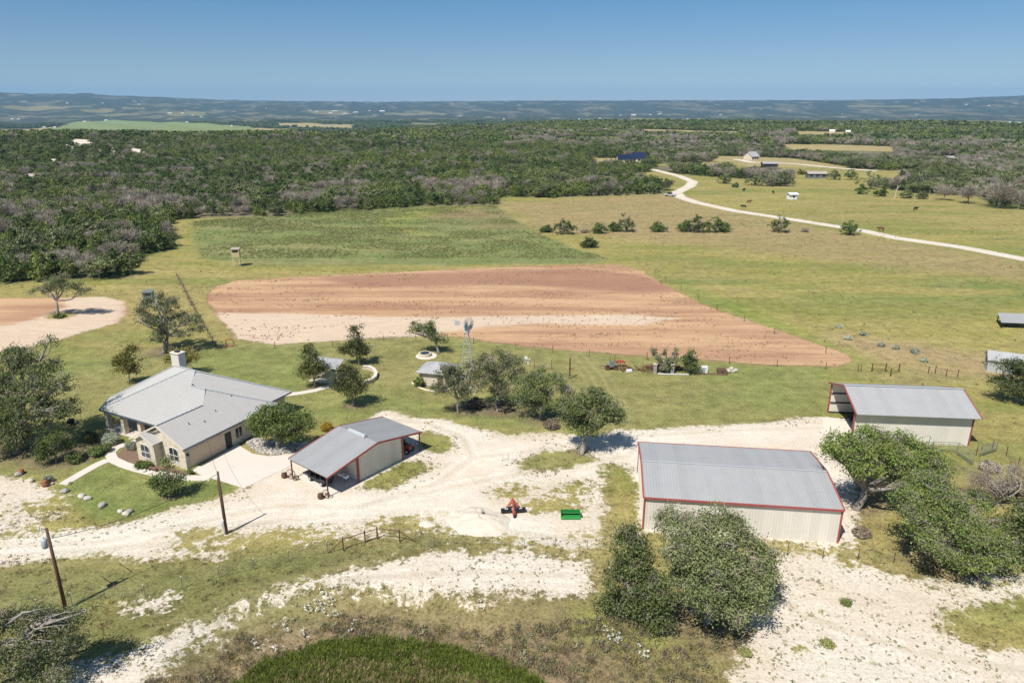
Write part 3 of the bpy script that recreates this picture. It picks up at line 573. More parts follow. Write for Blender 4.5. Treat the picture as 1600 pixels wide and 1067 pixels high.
def tree(name, label, cat, base, lobes_px, mat, n, size, r0=.22, group=None, fork=.3, clump=.42, per=22, shell=.5, twigs=60, dead=0, stems=1, sq=.8, drop=.43, basexyz=None, trunk_name='trunk'):
    """lobes_px: (photo x, photo y, radius in photo px, depth offset m[, vertical squash])"""
    NTREE[0] += 1; rg = np.random.default_rng(100+NTREE[0]); n = int(n*1.15); size *= .78
    b = basexyz or P(*base); m = mpp(b[0], b[1]); lobes = []
    for l in lobes_px:
        x, y, z = at_depth(l[0], l[1], b[1]+l[3]); r = l[2]*m; s = l[4] if len(l) > 4 else sq
        z = max(z, b[2]+r*s*.75); lobes.append((x-b[0], y-b[1], z-b[2], r*.88, r*.88, r*s*.88))
    top = max(l[2] for l in lobes); wt = np.array([l[3]**2 for l in lobes]); cen = sum(np.array(l[:3])*w_ for l, w_ in zip(lobes, wt))/wt.sum()
    # lesser lobes break up the outline
    ext = []
    for l in lobes:
        for q in range(6):
            d = rg.normal(size=3); d /= np.linalg.norm(d); d[2] = abs(d[2])*.9-.2; s = l[3]*rg.uniform(.25, .5); k_ = rg.uniform(.75, 1.05)
            ext.append((l[0]+d[0]*l[3]*k_, l[1]+d[1]*l[3]*k_, max(l[2]+d[2]*l[5]*.8, s*.7), s, s, s*.75))
    al = lobes+ext
    V, F, lr, cc, li = cloud(al, n, size, rg, clump*.85, int(per*1.7), shell, drop=drop)
    V[:, 2] = np.where(V[:, 2] < .05, .05+rg.random(len(V))*.2, V[:, 2])
    T = empty(name, label, cat, (b[0], b[1], b[2]), 0, group)
    link('crown', foliage('crown', V, F, lr, mat), T)
    ff = np.array([cen[0]*.25, cen[1]*.25, max(.5, (top)*fork)])
    mb = wood(al if len(al) < 40 else lobes, cc, li, (0, 0, 0), ff, r0, rg, twigs, stems=stems)
    tr = mb.build(trunk_name, M['bark'], T, True)
    if dead:
        k = np.repeat(rg.choice(len(cc), min(int(dead*1.5), len(cc)), False), 26); c0 = cc[k]*1.03+rg.normal(size=(len(k), 3))*clump*.7
        d = c0-cen; d /= np.linalg.norm(d, axis=1)[:, None]; d = d*.7+rg.normal(size=d.shape)*.6; d /= np.linalg.norm(d, axis=1)[:, None]
        s_ = np.cross(d, rg.normal(size=d.shape)); s_ /= np.linalg.norm(s_, axis=1)[:, None]; Ln = (clump*rg.uniform(.5, 1.6, len(d)))[:, None]; w_ = size*.13
        c4 = np.stack([c0-d*Ln*.5-s_*w_, c0-d*Ln*.5+s_*w_, c0+d*Ln*.8+s_*w_*.4, c0+d*Ln*.8-s_*w_*.4], 1).reshape(-1, 3); c4[:, 2] = np.maximum(c4[:, 2], .05)
        link('dead_twigs', foliage('dead_twigs', c4, np.arange(len(c4)).reshape(-1, 4), rg.random(len(c4)//4), M['deadtree']), T)
    return T
def copy_thing(root, loc, rz=0, sc=1., label=None, group=None):
    r = root.copy(); COL.objects.link(r); r.location = loc; r.rotation_euler = (0, 0, rz); r.scale = (sc,)*3 if not hasattr(sc, '__len__') else sc
    if label: r['label'] = label
    if group: r['group'] = group
    for ch in list(root.children):
        c = ch.copy(); COL.objects.link(c); c.parent = r
        for g_ in list(ch.children):
            d = g_.copy(); COL.objects.link(d); d.parent = c
    return r
exec_parts = []

# ================================================================== BUILDINGS
def nrm3(p):
    n = (Vector(p[1])-Vector(p[0])).cross(Vector(p[2])-Vector(p[0])).normalized(); return n if n.z >= 0 else -n
def roof_plane(mb, poly, down, sp, th=.07, rw=.06, rh=.045):
    mb.slab(poly, th); n = nrm3(poly); d = Vector(down); d = (d-n*d.dot(n)).normalized(); mb.panel(poly, d, n, sp, rw, rh)
def wall_panel(mb, poly, nrm, sp=.3, rw=.09, rh=.035, th=.06):
    n = Vector(nrm); P3 = [Vector(p) for p in poly]; k = len(P3)
    mb.add(P3+[p-n*th for p in P3], [tuple(range(k)), tuple(range(k, 2*k))[::-1]]+[(i, k+i, k+(i+1) % k, (i+1) % k) for i in range(k)])
    mb.panel(poly, (0, 0, 1), nrm, sp, rw, rh)
def strip(mb, a, b, w=.14, h=.18):
    a, b = Vector(a), Vector(b); t = (b-a).normalized(); s = t.cross(Vector((0, 0, 1)))
    s = s.normalized() if s.length > .01 else Vector((1, 0, 0)); u = s.cross(t)
    mb.add([p+s*x*w/2+u*y*h/2 for p in (a, b) for x, y in ((-1, -1), (1, -1), (1, 1), (-1, 1))], [(0, 3, 2, 1), (4, 5, 6, 7), (0, 1, 5, 4), (1, 2, 6, 5), (2, 3, 7, 6), (3, 0, 4, 7)])

# ---- big closed barn in front
T = empty('metal_barn', 'big closed cream metal barn with red trim behind the large foreground oak', 'barn', (13.6, 63.8, 0), R(-7.1))
L, D, hw, hr = 19.3, 12.2, 3.8, 4.62; ym = D/2
m = MB()
wall_panel(m, [(0, 0, 0), (L, 0, 0), (L, 0, hw), (0, 0, hw)], (0, -1, 0)); wall_panel(m, [(L, D, 0), (0, D, 0), (0, D, hw), (L, D, hw)], (0, 1, 0))
wall_panel(m, [(0, D-.07, 0), (0, .07, 0), (0, .07, hw), (0, ym, hr-.1), (0, D-.07, hw)], (-1, 0, 0)); wall_panel(m, [(L, .07, 0), (L, D-.07, 0), (L, D-.07, hw), (L, ym, hr-.1), (L, .07, hw)], (1, 0, 0))
m.build('wall', M['panel'], T)
m = MB(); e = .12
roof_plane(m, [(-e, -e, hw+.08), (L+e, -e, hw+.08), (L+e, ym-.02, hr+.06), (-e, ym-.02, hr+.06)], (0, -1, 0), .305); roof_plane(m, [(L+e, D+e, hw+.08), (-e, D+e, hw+.08), (-e, ym+.02, hr+.06), (L+e, ym+.02, hr+.06)], (0, 1, 0), .305)
rf = m.build('roof', M['roof'], T)
m = MB(); strip(m, (-e, ym, hr+.11), (L+e, ym, hr+.11), .22, .03); m.build('ridge_cap', M['steel'], rf)
for x in (-e-.03, L+e+.03):
    m = MB(); strip(m, (x, -e, hw+.03), (x, ym, hr+.03), .15, .2); strip(m, (x, ym, hr+.03), (x, D+e, hw+.03), .15, .2); m.build('roof_trim', M['redpaint'], rf)
m = MB(); strip(m, (-e, -e-.08, hw+.0), (L+e, -e-.08, hw+.0), .13, .2); m.build('roof_trim', M['redpaint'], rf); m = MB(); strip(m, (-e, D+e+.08, hw), (L+e, D+e+.08, hw), .13, .2)
m.build('roof_trim', M['redpaint'], rf)
for x, y in ((-.02, -.02), (L+.02, -.02), (-.02, D+.02), (L+.02, D+.02)):
    MB().bx(x-.08, x+.08, y-.08, y+.08, 0, hw-.1).build('corner_trim', M['redpaint'], T)

# ---- hay barn with one open end
T = empty('hay_barn', 'tall cream metal barn with its left end open, beside the corral panels', 'barn', (44.35, 84.05, 0), R(-5.3))
L, D, hw, hr = 14.6, 9.2, 4.3, 5.95; ym = D/2
m = MB()
wall_panel(m, [(0, 0, 0), (L, 0, 0), (L, 0, hw), (0, 0, hw)], (0, -1, 0)); wall_panel(m, [(L, D, 0), (0, D, 0), (0, D, hw), (L, D, hw)], (0, 1, 0))
wall_panel(m, [(L, .07, 0), (L, D-.07, 0), (L, D-.07, hw), (L, ym, hr-.1), (L, .07, hw)], (1, 0, 0)); wall_panel(m, [(8.5, D-.2, 0), (8.5, .2, 0), (8.5, .2, hw), (8.5, ym, hr-.2), (8.5, D-.2, hw)], (-1, 0, 0))
m.build('wall', M['panel'], T)
m = MB(); oh = .85; ze = hw+.08-.36*oh*.6
roof_plane(m, [(-.15, -oh, ze), (L+.5, -oh, ze), (L+.5, ym-.02, hr+.06), (-.15, ym-.02, hr+.06)], (0, -1, 0), .305); roof_plane(m, [(L+.5, D+oh, ze), (-.15, D+oh, ze), (-.15, ym+.02, hr+.06), (L+.5, ym+.02, hr+.06)], (0, 1, 0), .305)
rf = m.build('roof', M['roof'], T)
m = MB(); strip(m, (-.15, ym, hr+.13), (L+.5, ym, hr+.13), .34, .04); m.build('ridge_cap', M['steel'], rf)
for x in (-.18, L+.53):
    m = MB(); strip(m, (x, -oh, ze), (x, ym, hr+.03), .12, .2); strip(m, (x, ym, hr+.03), (x, D+oh, ze), .12, .2); m.build('roof_trim', M['redpaint'], rf)
for x, y in ((0, 0), (L, 0), (0, D), (L, D)): MB().bx(x-.09, x+.09, y-.09, y+.09, 0, hw).build('corner_trim', M['redpaint'], T)
for z in (.12, 1.6, 3.0): MB().bx(.1, 8.4, D-.2, D-.08, z-.07, z+.07).build('wall_girt', M['black'], T)
for x in (4.2,): MB().bx(x-.08, x+.08, D-.35, D-.22, 0, hw).build('steel_column', M['black'], T)

# ---- open sided equipment shed near the house
T = empty('carport_shed', 'grey roofed metal shed with two open bays, a utility vehicle under the front one', 'shed', (-26.1, 74.3, 0), R(-38.5))
W, Ly, ze, zr = 7.2, 14.6, 2.62, 4.05; yr = 7.4
m = MB()
roof_plane(m, [(0, 0, ze), (W, 0, ze), (W, yr-.02, zr), (0, yr-.02, zr)], (0, -1, 0), .3, .06, .06, .05); roof_plane(m, [(W, Ly, ze+.1), (0, Ly, ze+.1), (0, yr+.02, zr), (W, yr+.02, zr)], (0, 1, 0), .3, .06, .06, .05)
rf = m.build('roof', M['roof'], T)
for x in (-.05, W+.05): m = MB(); strip(m, (x, 0, ze-.04), (x, yr, zr-.04), .1, .2); strip(m, (x, yr, zr-.04), (x, Ly, ze+.06), .1, .2); m.build('roof_trim', M['redpaint'], rf)
m = MB(); m.tube([(2.1, yr, zr+.12), (5.1, yr, zr+.12)], .24, 10); m.box((3.6, yr, zr+.03), (3.1, .62, .1)); m.build('ridge_vent', M['steel'], rf, False)
m = MB(); y0, y1, x0, x1 = 4.5, 11.5, .3, 6.85
zf = lambda y: (ze+(zr-ze)*y/yr if y < yr else zr+(ze+.1-zr)*(y-yr)/(Ly-yr))-.12
for x, s in ((x0, -1), (x1, 1)):
    pl = [(x, y0, 0), (x, y1, 0), (x, y1, zf(y1)), (x, yr, zf(yr)), (x, y0, zf(y0))]
    wall_panel(m, pl if s > 0 else pl[::-1], (s, 0, 0), .3, .12, .05)
wall_panel(m, [(x0+.08, y0, 0), (x1-.08, y0, 0), (x1-.08, y0, zf(y0)), (x0+.08, y0, zf(y0))], (0, -1, 0)); wall_panel(m, [(x1-.08, y1, 0), (x0+.08, y1, 0), (x0+.08, y1, zf(y1)), (x1-.08, y1, zf(y1))], (0, 1, 0))
m.build('wall', M['panel'], T)
for x, y in ((x1+.04, y0), (x1+.04, y1), (x0-.04, y0), (x0-.04, y1)): MB().bx(x-.11, x+.11, y-.11, y+.11, 0, zf(y)).build('corner_trim', M['redpaint'], T)
for x, y in ((.25, .12), (W-.3, .12), (.25, Ly-.15), (W-.3, Ly-.15)): MB().bx(x-.06, x+.06, y-.06, y+.06, 0, ze-.05).build('post', M['rust'], T)
MB().bx(.2, W-.2, .08, .18, ze-.22, ze-.08).build('eave_beam', M['rust'], T); MB().bx(.2, W-.2, Ly-.2, Ly-.1, ze-.14, ze+.02).build('eave_beam', M['rust'], T)
MB().bx(.35, 6.9, .6, 4.4, .0, .03).build('floor_slab', M['concrete'], T); MB().bx(.35, 6.9, 11.6, 14.3, .0, .03).build('floor_slab', M['concrete'], T)
MB().bx(4.2, 5.1, 4.40, 4.47, .05, 2.1).build('door', M['trim'], T)
SHED = T
def shedpt(x, y, z=0): a = R(-38.5); return (-26.1+x*cos(a)-y*sin(a), 74.3+x*sin(a)+y*cos(a), z)
# utility vehicle
def wheel(x, y, r, wd, par, rim='steel'):
    ty = MB().tube([(x-wd/2, y, r), (x-wd*.35, y, r), (x+wd*.35, y, r), (x+wd/2, y, r)], [r*.8, r, r, r*.8], 14).build('wheel', M['tyre'], par, False)
    MB().tube([(x-wd/2-.02, y, r), (x+wd/2+.02, y, r)], r*.52, 10).build('rim', M[rim], ty)
U_ = empty('utility_vehicle', 'dark four door utility vehicle parked under the front bay of the grey roofed shed', 'utility vehicle', shedpt(3.4, 1.75, .03), R(-38.5)+pi/2)
m = MB(); m.box((0, .1, .52), (1.35, 3.0, .22)); m.box((0, 1.45, .80), (1.3, .75, .35), rx=-.12); m.box((0, -1.25, .82), (1.4, .9, .38)); m.build('body', M['dark'], U_)
for x in (-.62, .62):
    for y in (1.1, -1.05): wheel(x, y, .33, .24, U_)
m = MB()
for y in (.35, -.5):
    m.box((0, y, .78), (1.15, .5, .16)); m.box((0, y-.27, 1.05), (1.15, .12, .5), rx=.1)
m.build('seat', M['black'], U_)
m = MB()
for x in (-.62, .62): m.tube([(x, 1.0, .9), (x, .75, 1.85), (x, -.85, 1.85), (x, -.95, .9)], .03, 6); m.tube([(x, 0, .6), (x, 0, 1.85)], .03, 6)
m.build('roll_cage', M['black'], U_)
MB().box((0, -.05, 1.9), (1.38, 1.75, .05)).build('canopy', M['dark'], U_)
MB().tube([(-.3, .78, 1.02), (-.3, .72, 1.12)], .17, 10).build('steering_wheel', M['black'], U_)
for i, x in enumerate((4.9, 5.75)):
    q = empty('utility_sink', ('white utility sink nearer the wall corner' if i else 'white utility sink nearer the parked vehicle')+' under the grey roofed shed', 'sink', shedpt(x, 3.55, .03), R(-38.5), 'white sinks in the shed')
    m = MB(); m.bx(-.3, .3, -.25, .25, .55, .6); m.bx(-.3, .3, -.25, -.21, .6, .88); m.bx(-.3, .3, .21, .25, .6, .88); m.bx(-.3, -.26, -.21, .21, .6, .88); m.bx(.26, .3, -.21, .21, .6, .88); m.build('basin', M['porcelain'], q)
    for a in (-.25, .25):
        for b in (-.2, .2): MB().bx(a-.025, a+.025, b-.025, b+.025, 0, .55).build('leg', M['steel'], q)
# red machine under the rear bay
q = empty('red_tractor', 'red machine parked in the shade of the far open bay of the grey roofed shed', 'tractor', shedpt(5.3, 13.1, .03), R(-38.5)+.2)
m = MB(); m.box((0, 0, .75), (2.3, .7, .5)); m.box((-.8, 0, 1.05), (.7, .9, .35)); m.build('body', M['redmach'], q)
MB().box((.3, 0, 1.15), (.5, .5, .12)).box((.07, 0, 1.35), (.1, .5, .4)).build('seat', M['black'], q)
for x, y, r in ((-.7, -.6, .5), (-.7, .6, .5), (.9, -.5, .33), (.9, .5, .33)):
    wv = MB().tube([(x, y-.14, r), (x, y+.14, r)], r, 14).build('wheel', M['tyre'], q); MB().tube([(x, y-.16, r), (x, y+.16, r)], r*.5, 10).build('rim', M['white'], wv)
# iron wheels leaning at the shed posts
def spoked(name, label, loc, rz, r=.55, tilt=.25, grp=None):
    T = empty(name, label, 'wheel', loc, rz, grp); m = MB(); n = 16
    ring = [(r*cos(2*pi*k/n), sin(tilt)*(r+r*sin(2*pi*k/n)), cos(tilt)*(r+r*sin(2*pi*k/n))) for k in range(n+1)]
    m.tube(ring, .045, 6, False).build('rim', M['rust'], T); c = Vector((0, sin(tilt)*r, cos(tilt)*r))
    MB().tube([c-Vector((0, .1, 0)), c+Vector((0, .1, 0))], .09, 8).build('hub', M['rust'], T)
    m = MB()
    for k in range(0, n, 2): m.tube([c, ring[k]], .018, 4, False)
    m.build('spokes', M['rust'], T); return T
spoked('wagon_wheel', 'rusty spoked iron wheel leaning on the left post of the shed', shedpt(.1, -.05), R(-20), .6, .12, 'iron wheels at the shed posts')
spoked('wagon_wheel', 'small rusty iron wheel standing right of the left shed post', shedpt(.9, .1), R(20), .3, .12, 'iron wheels at the shed posts')
spoked('wagon_wheel', 'rusty iron wheel leaning on the front right post of the shed', shedpt(W-.35, -.15), R(-30), .5, .12, 'iron wheels at the shed posts')
for lab, pt in (('rusty iron pot left of the left shed post', shedpt(-.75, -.35)), ('rusty iron pot at the foot of the front right shed post', shedpt(W-.75, -.6))):
    q = empty('iron_pot', lab, 'pot', pt, 0, 'iron pots at the shed posts')
    MB().tube([(0, 0, .03), (0, 0, .15), (0, 0, .35), (0, 0, .5), (0, 0, .56)], [.2, .33, .36, .27, .31], 14).build('bowl', M['rust'], q, True); MB().tube([(-.3, 0, .5), (-.2, 0, .8), (.2, 0, .8), (.3, 0, .5)], .02, 5).build('handle', M['rust'], q)

# ---- limestone house
H = empty('ranch_house', 'limestone ranch house with a large hipped grey metal roof and a white chimney', 'house', (-39.2, 76.4, 0), R(-27))
m = MB(); sp = .42
P1 = [(-19.5, 2.6, 3.0), (-7.75, 2.6, 3.0), (-3.9, 6.45, 4.95), (-5.9, 8.75, 6.07), (-8.75, 8.8, 6.1), (-10.4, 11.0, 7.2), (-11.6, 11.1, 7.25)]
ZP = lambda v: 3+.5*(v-2.6)
P1 = [(u, v, ZP(v)) for u, v, _ in P1]; roof_plane(m, P1, (0, -1, 0), sp)
Z3 = lambda u: 3+.505*(.45-u)
P3 = [(.45, -.45, Z3(.45)), (.45, 14.9, Z3(.45)), (-5.7, 8.75, Z3(-5.7)), (-3.85, 6.35, Z3(-3.85)), (-3.85, -.45, Z3(-3.85))]; roof_plane(m, P3, (1, 0, 0), sp)
Z4 = lambda u: Z3(-3.85)-.505*(-3.85-u)
roof_plane(m, [(-7.9, -.3, Z4(-7.9)), (-7.9, 4.5, Z4(-7.9)), (-3.9, 6.3, Z4(-3.9)), (-3.9, -.3, Z4(-3.9))], (-1, 0, 0), sp)
Zb = ZP(11.05); P2 = [(-.9, 12.0, 3.1), (-.9, 18.8, 3.0), (-10.4, 11.0, 7.2), (-8.75, 8.8, 6.0), (-7.3, 8.8, 5.6)]
Z2 = lambda u: 3-.435*(u+.9)
P2 = [(u, v, Z2(u)) for u, v in ((-.9, 12.2), (-.9, 18.8), (-10.4, 11.05), (-8.9, 9.05), (-5.2, 9.05))]; roof_plane(m, P2, (1, 0, 0), sp)
roof_plane(m, [(-8.75, 8.82, 6.08), (-5.8, 8.82, 6.08), (.45, 14.95, 3.0), (-8.75, 14.95, 3.0)], (0, 1, 0), sp, .05)
A = (-11.6, 11.1, 7.25); A2 = (-14.46, 11.12, 7.2)
m.slab([(-19.5, 2.6, 3.0), (-11.6, 11.1, 7.23), (-14.46, 11.12, 7.2), (-21.2, 5.2, 3.3)], .06)
m.slab([(-21.2, 5.2, 3.3), (-14.46, 11.12, 7.2), (-21.2, 18.8, 3.0)], .06)
m.slab([(-21.2, 18.8, 3.0), (-14.46, 11.14, 7.2), (-10.4, 11.1, 7.18), (-.9, 18.85, 3.0)], .06)
# small front gable
zs = lambda u: 4.05-.5*abs(u+5.85)
for s_ in (-1, 1): roof_plane(m, [(-5.85, -1.35, 4.05), (-5.85, 1.6, 4.05), (-5.85+s_*2.1, 1.6, 3.0), (-5.85+s_*2.1, -1.35, 3.0)], (s_, 0, 0), sp, .05)
rf = m.build('roof', M['roofhouse'], H)
m = MB()
def cap(a, b): strip(m, Vector(a)+Vector((0, 0, .06)), Vector(b)+Vector((0, 0, .06)), .22, .06)
cap(P1[3], P1[4]); cap(P1[4], P1[5]); cap(P1[5], P1[6]); cap(P1[6], A2); cap((-3.87, -.45, Z3(-3.87)), (-3.87, 6.4, Z3(-3.87))); cap((-5.7, 8.8, 6.1), (.3, 14.75, 3.05)); cap((-10.4, 11.05, 7.18), (-.9, 18.8, 3.02)); cap((-19.5, 2.6, 3.0), (-11.6, 11.1, 7.23)); cap(A2, (-21.2, 5.2, 3.3)); cap((-7.9, 2.7, 3.1), (-3.9, 6.5, 5.0))
m.build('ridge_cap', M['steel'], rf)
m = MB(); g = lambda a, b: strip(m, Vector(a)-Vector((0, 0, .1)), Vector(b)-Vector((0, 0, .1)), .14, .14)
g((.5, -.4, 3), (.5, 14.9, 3)); g((-19.5, 2.5, 3), (-8.0, 2.5, 3)); g((-.85, 15.2, 3), (-.85, 18.8, 3)); g((-19.6, 2.6, 3), (-21.3, 5.2, 3.25)); m.build('gutter', M['gutter'], rf)
m = MB(); strip(m, (-8.0, -.5, 3.0), (-3.87, -.5, Z3(-3.87)-.06), .12, .2); strip(m, (-3.87, -.5, Z3(-3.87)-.06), (.47, -.5, 2.96), .12, .2)
strip(m, (-8.0, -1.42, 2.95), (-5.85, -1.42, 4.0), .1, .16); strip(m, (-5.85, -1.42, 4.0), (-3.7, -1.42, 2.95), .1, .16); m.build('fascia', M['trim'], rf)
for u, v in ((-2.2, 2.8), (-2.3, 7.0), (-1.6, 4.6), (-3.4, 10.6)): MB().tube([(u, v, Z3(u)-.1), (u, v, Z3(u)+.28)], .05, 6).build('vent_pipe', M['dark'], rf)
# masonry shell
m = MB(); zt = 2.92
m.bx(-7.4, -4.2, -1.0, -.02, 0, 2.95); m.add([(-7.4, -1.001, 2.95), (-4.2, -1.001, 2.95), (-5.8, -1.001, 3.85), (-7.4, -.3, 2.95), (-4.2, -.3, 2.95), (-5.8, -.3, 3.85)], [(0, 1, 2), (3, 5, 4), (0, 2, 5, 3), (1, 4, 5, 2)])
m.bx(-7.4, 0, 0, 13.5, 0, zt)
m.add([(-7.4, .0, zt), (0, .0, zt), (-3.75, .0, zt+1.95), (-7.4, .35, zt), (0, .35, zt), (-3.75, .35, zt+1.95)], [(0, 1, 2), (3, 5, 4), (0, 2, 5, 3), (1, 4, 5, 2)])
m.bx(-18.6, -7.42, 6.4, 18.0, 0, zt); m.bx(-7.38, -1.4, 13.52, 18.0, 0, zt)
m.build('wall', M['stone'], H)
for x in (-18.9, -15.6, -12.2, -9.3): MB().bx(x-.3, x+.3, 2.85, 3.45, .12, 2.55).build('porch_pillar', M['stone'], H)
m = MB(); m.bx(-19.3, -8.0, 2.9, 3.3, 2.5, 2.82); m.bx(-19.25, -18.85, 3.3, 6.4, 2.5, 2.82); m.build('porch_beam', M['trim'], H)
MB().bx(-19.4, -7.45, 2.6, 6.38, 0, .12).bx(-12.9, -8.4, 1.7, 2.59, 0, .08).build('porch_floor', M['concrete'], H)
MB().bx(-12.9, -11.3, 6.34, 6.42, .12, 2.25).build('front_door', M['wood'], H)
for x0 in (-17.6, -10.6):
    f = MB().bx(x0, x0+1.7, 6.33, 6.41, .9, 2.2).build('window', M['glass'], H); MB().bx(x0-.06, x0+1.76, 6.30, 6.335, .82, .9).build('sill', M['trim'], f)
def arch_win(cx, y, z0, w_, h_):
    k = 8; pts = [(cx-w_/2, z0), (cx+w_/2, z0)]+[(cx+w_/2*cos(pi*i/k), z0+h_+.32*sin(pi*i/k)) for i in range(k+1)]
    n = len(pts); mm = MB(); mm.add([(x, y-.03, z) for x, z in pts]+[(x, y+.02, z) for x, z in pts], [tuple(range(n)), tuple(range(n, 2*n))[::-1]]+[(i, n+i, n+(i+1) % n, (i+1) % n) for i in range(n)])
    f = mm.build('window', M['glass'], H); mm = MB(); ring = [(x, y-.045, z) for x, z in pts]
    mm.tube(ring+[ring[0]], .035, 4, False); mm.bx(cx-.035, cx+.035, y-.06, y-.032, z0, z0+h_+.3); mm.bx(cx-w_/2, cx+w_/2, y-.06, y-.033, z0+h_*.5-.03, z0+h_*.5+.03)
    mm.build('frame', M['white'], f)
arch_win(-5.85, -1.0, .75, 1.5, 1.45); arch_win(-2.0, 0, .75, 1.5, 1.45)
gd = MB(); gd.bx(0, .04, .55, 5.4, .02, 2.35)
for k in range(1, 4): gd.bx(.04, .05, .55, 5.4, .02+k*.58, .05+k*.58)
gd.build('garage_door', M['garage'], H); MB().bx(0, .035, 5.95, 6.95, .05, 2.2).build('side_door', M['dark'], H)
f = MB().bx(0, .03, 7.7, 8.7, .8, 2.1).build('window', M['glass'], H); MB().bx(.032, .05, 8.17, 8.23, .8, 2.1).build('frame', M['white'], f)
f = MB().bx(0, .03, 10.2, 11.4, .8, 2.1).build('window', M['glass'], H); MB().bx(.032, .05, 10.77, 10.83, .8, 2.1).build('frame', M['white'], f)
MB().box((.12, .3, 1.9), (.2, .18, .3)).build('wall_lamp', M['black'], H)
ch = MB().bx(-16.1, -14.5, 11.9, 13.0, 5.5, 8.6).build('chimney', simple('white_limestone_chimney', (.62, .58, .52), .85, var=.2, sc=3), H)
MB().bx(-16.2, -14.4, 11.8, 13.1, 8.6, 8.72).build('chimney_cap', M['concrete'], ch); MB().bx(-15.65, -14.95, 12.2, 12.7, 8.72, 8.92).build('flue', M['dark'], ch)
def hp(u, v, z=0): a = R(-27); return (-39.2+u*cos(a)-v*sin(a), 76.4+u*sin(a)+v*cos(a), z)
def hw_(u, v): return hp(u, v)[:2]

# ---- slabs, paths, beds (setting)
def slabz(name, poly, z0, z1, mat):
    o = MB().prism(poly, z0, z1).build(name, mat); return tag(o, kind='structure')
def ccw(p):
    a = sum(p[i][0]*p[(i+1) % len(p)][1]-p[(i+1) % len(p)][0]*p[i][1] for i in range(len(p))); return p if a > 0 else p[::-1]
drv = ccw([P(a, b)[:2] for a, b in ((300, 735), (355.5, 703.5), (372, 694), (378, 699), (395, 709), (420, 713), (452, 712), (457, 727), (420, 744), (382, 763), (340, 750), (318, 744))])
slabz('concrete_driveway', drv, -.05, .05, M['concrete'])
def ribbon(pxs, wd):
    c = np.array([P(a, b)[:2] for a, b in pxs]); L_, R_ = [], []
    for i in range(len(c)):
        t = c[min(i+1, len(c)-1)]-c[max(i-1, 0)]; t /= np.linalg.norm(t); n = np.array([-t[1], t[0]])
        L_.append(tuple(c[i]+n*wd/2)); R_.append(tuple(c[i]-n*wd/2))
    return ccw(L_+R_[::-1])
slabz('front_path', ribbon([(330, 747), (300, 747), (270, 744), (240, 739), (215, 733), (193, 726), (176, 718), (172, 708), (182, 699), (196, 695)], 1.25), -.05, .06, M['concrete'])
slabz('garden_path', ribbon([(168, 719), (150, 727), (125, 741), (98, 757)], 1.2), -.05, .05, M['concrete'])
slabz('pavilion_path', ribbon([(446, 617), (470, 614), (492, 610), (510, 605), (520, 600)], 1.2), -.05, .04, M['concrete'])
slabz('flower_bed', ccw([P(a, b)[:2] for a, b in ((222, 712), (245, 724), (292, 737), (308, 742), (285, 741), (255, 737), (228, 731), (205, 727), (188, 720), (182, 712), (192, 702), (208, 700))]), -.05, .035, M['mulch'])
slabz('rock_bed', ccw([P(a, b)[:2] for a, b in ((383, 692), (400, 684), (440, 690), (470, 692), (478, 700), (458, 707), (430, 712), (402, 708))]), -.05, .03, simple('rocky_bed_soil', (.33, .29, .24), .95, var=.5, sc=3, bump=.05))
slabz('barn_apron', ccw([P(a, b)[:2] for a, b in ((1285, 652), (1336, 655), (1336, 688), (1290, 690))]), -.05, .02, simple('packed_caliche', (.66, .58, .49), .95, var=.1, sc=.6))

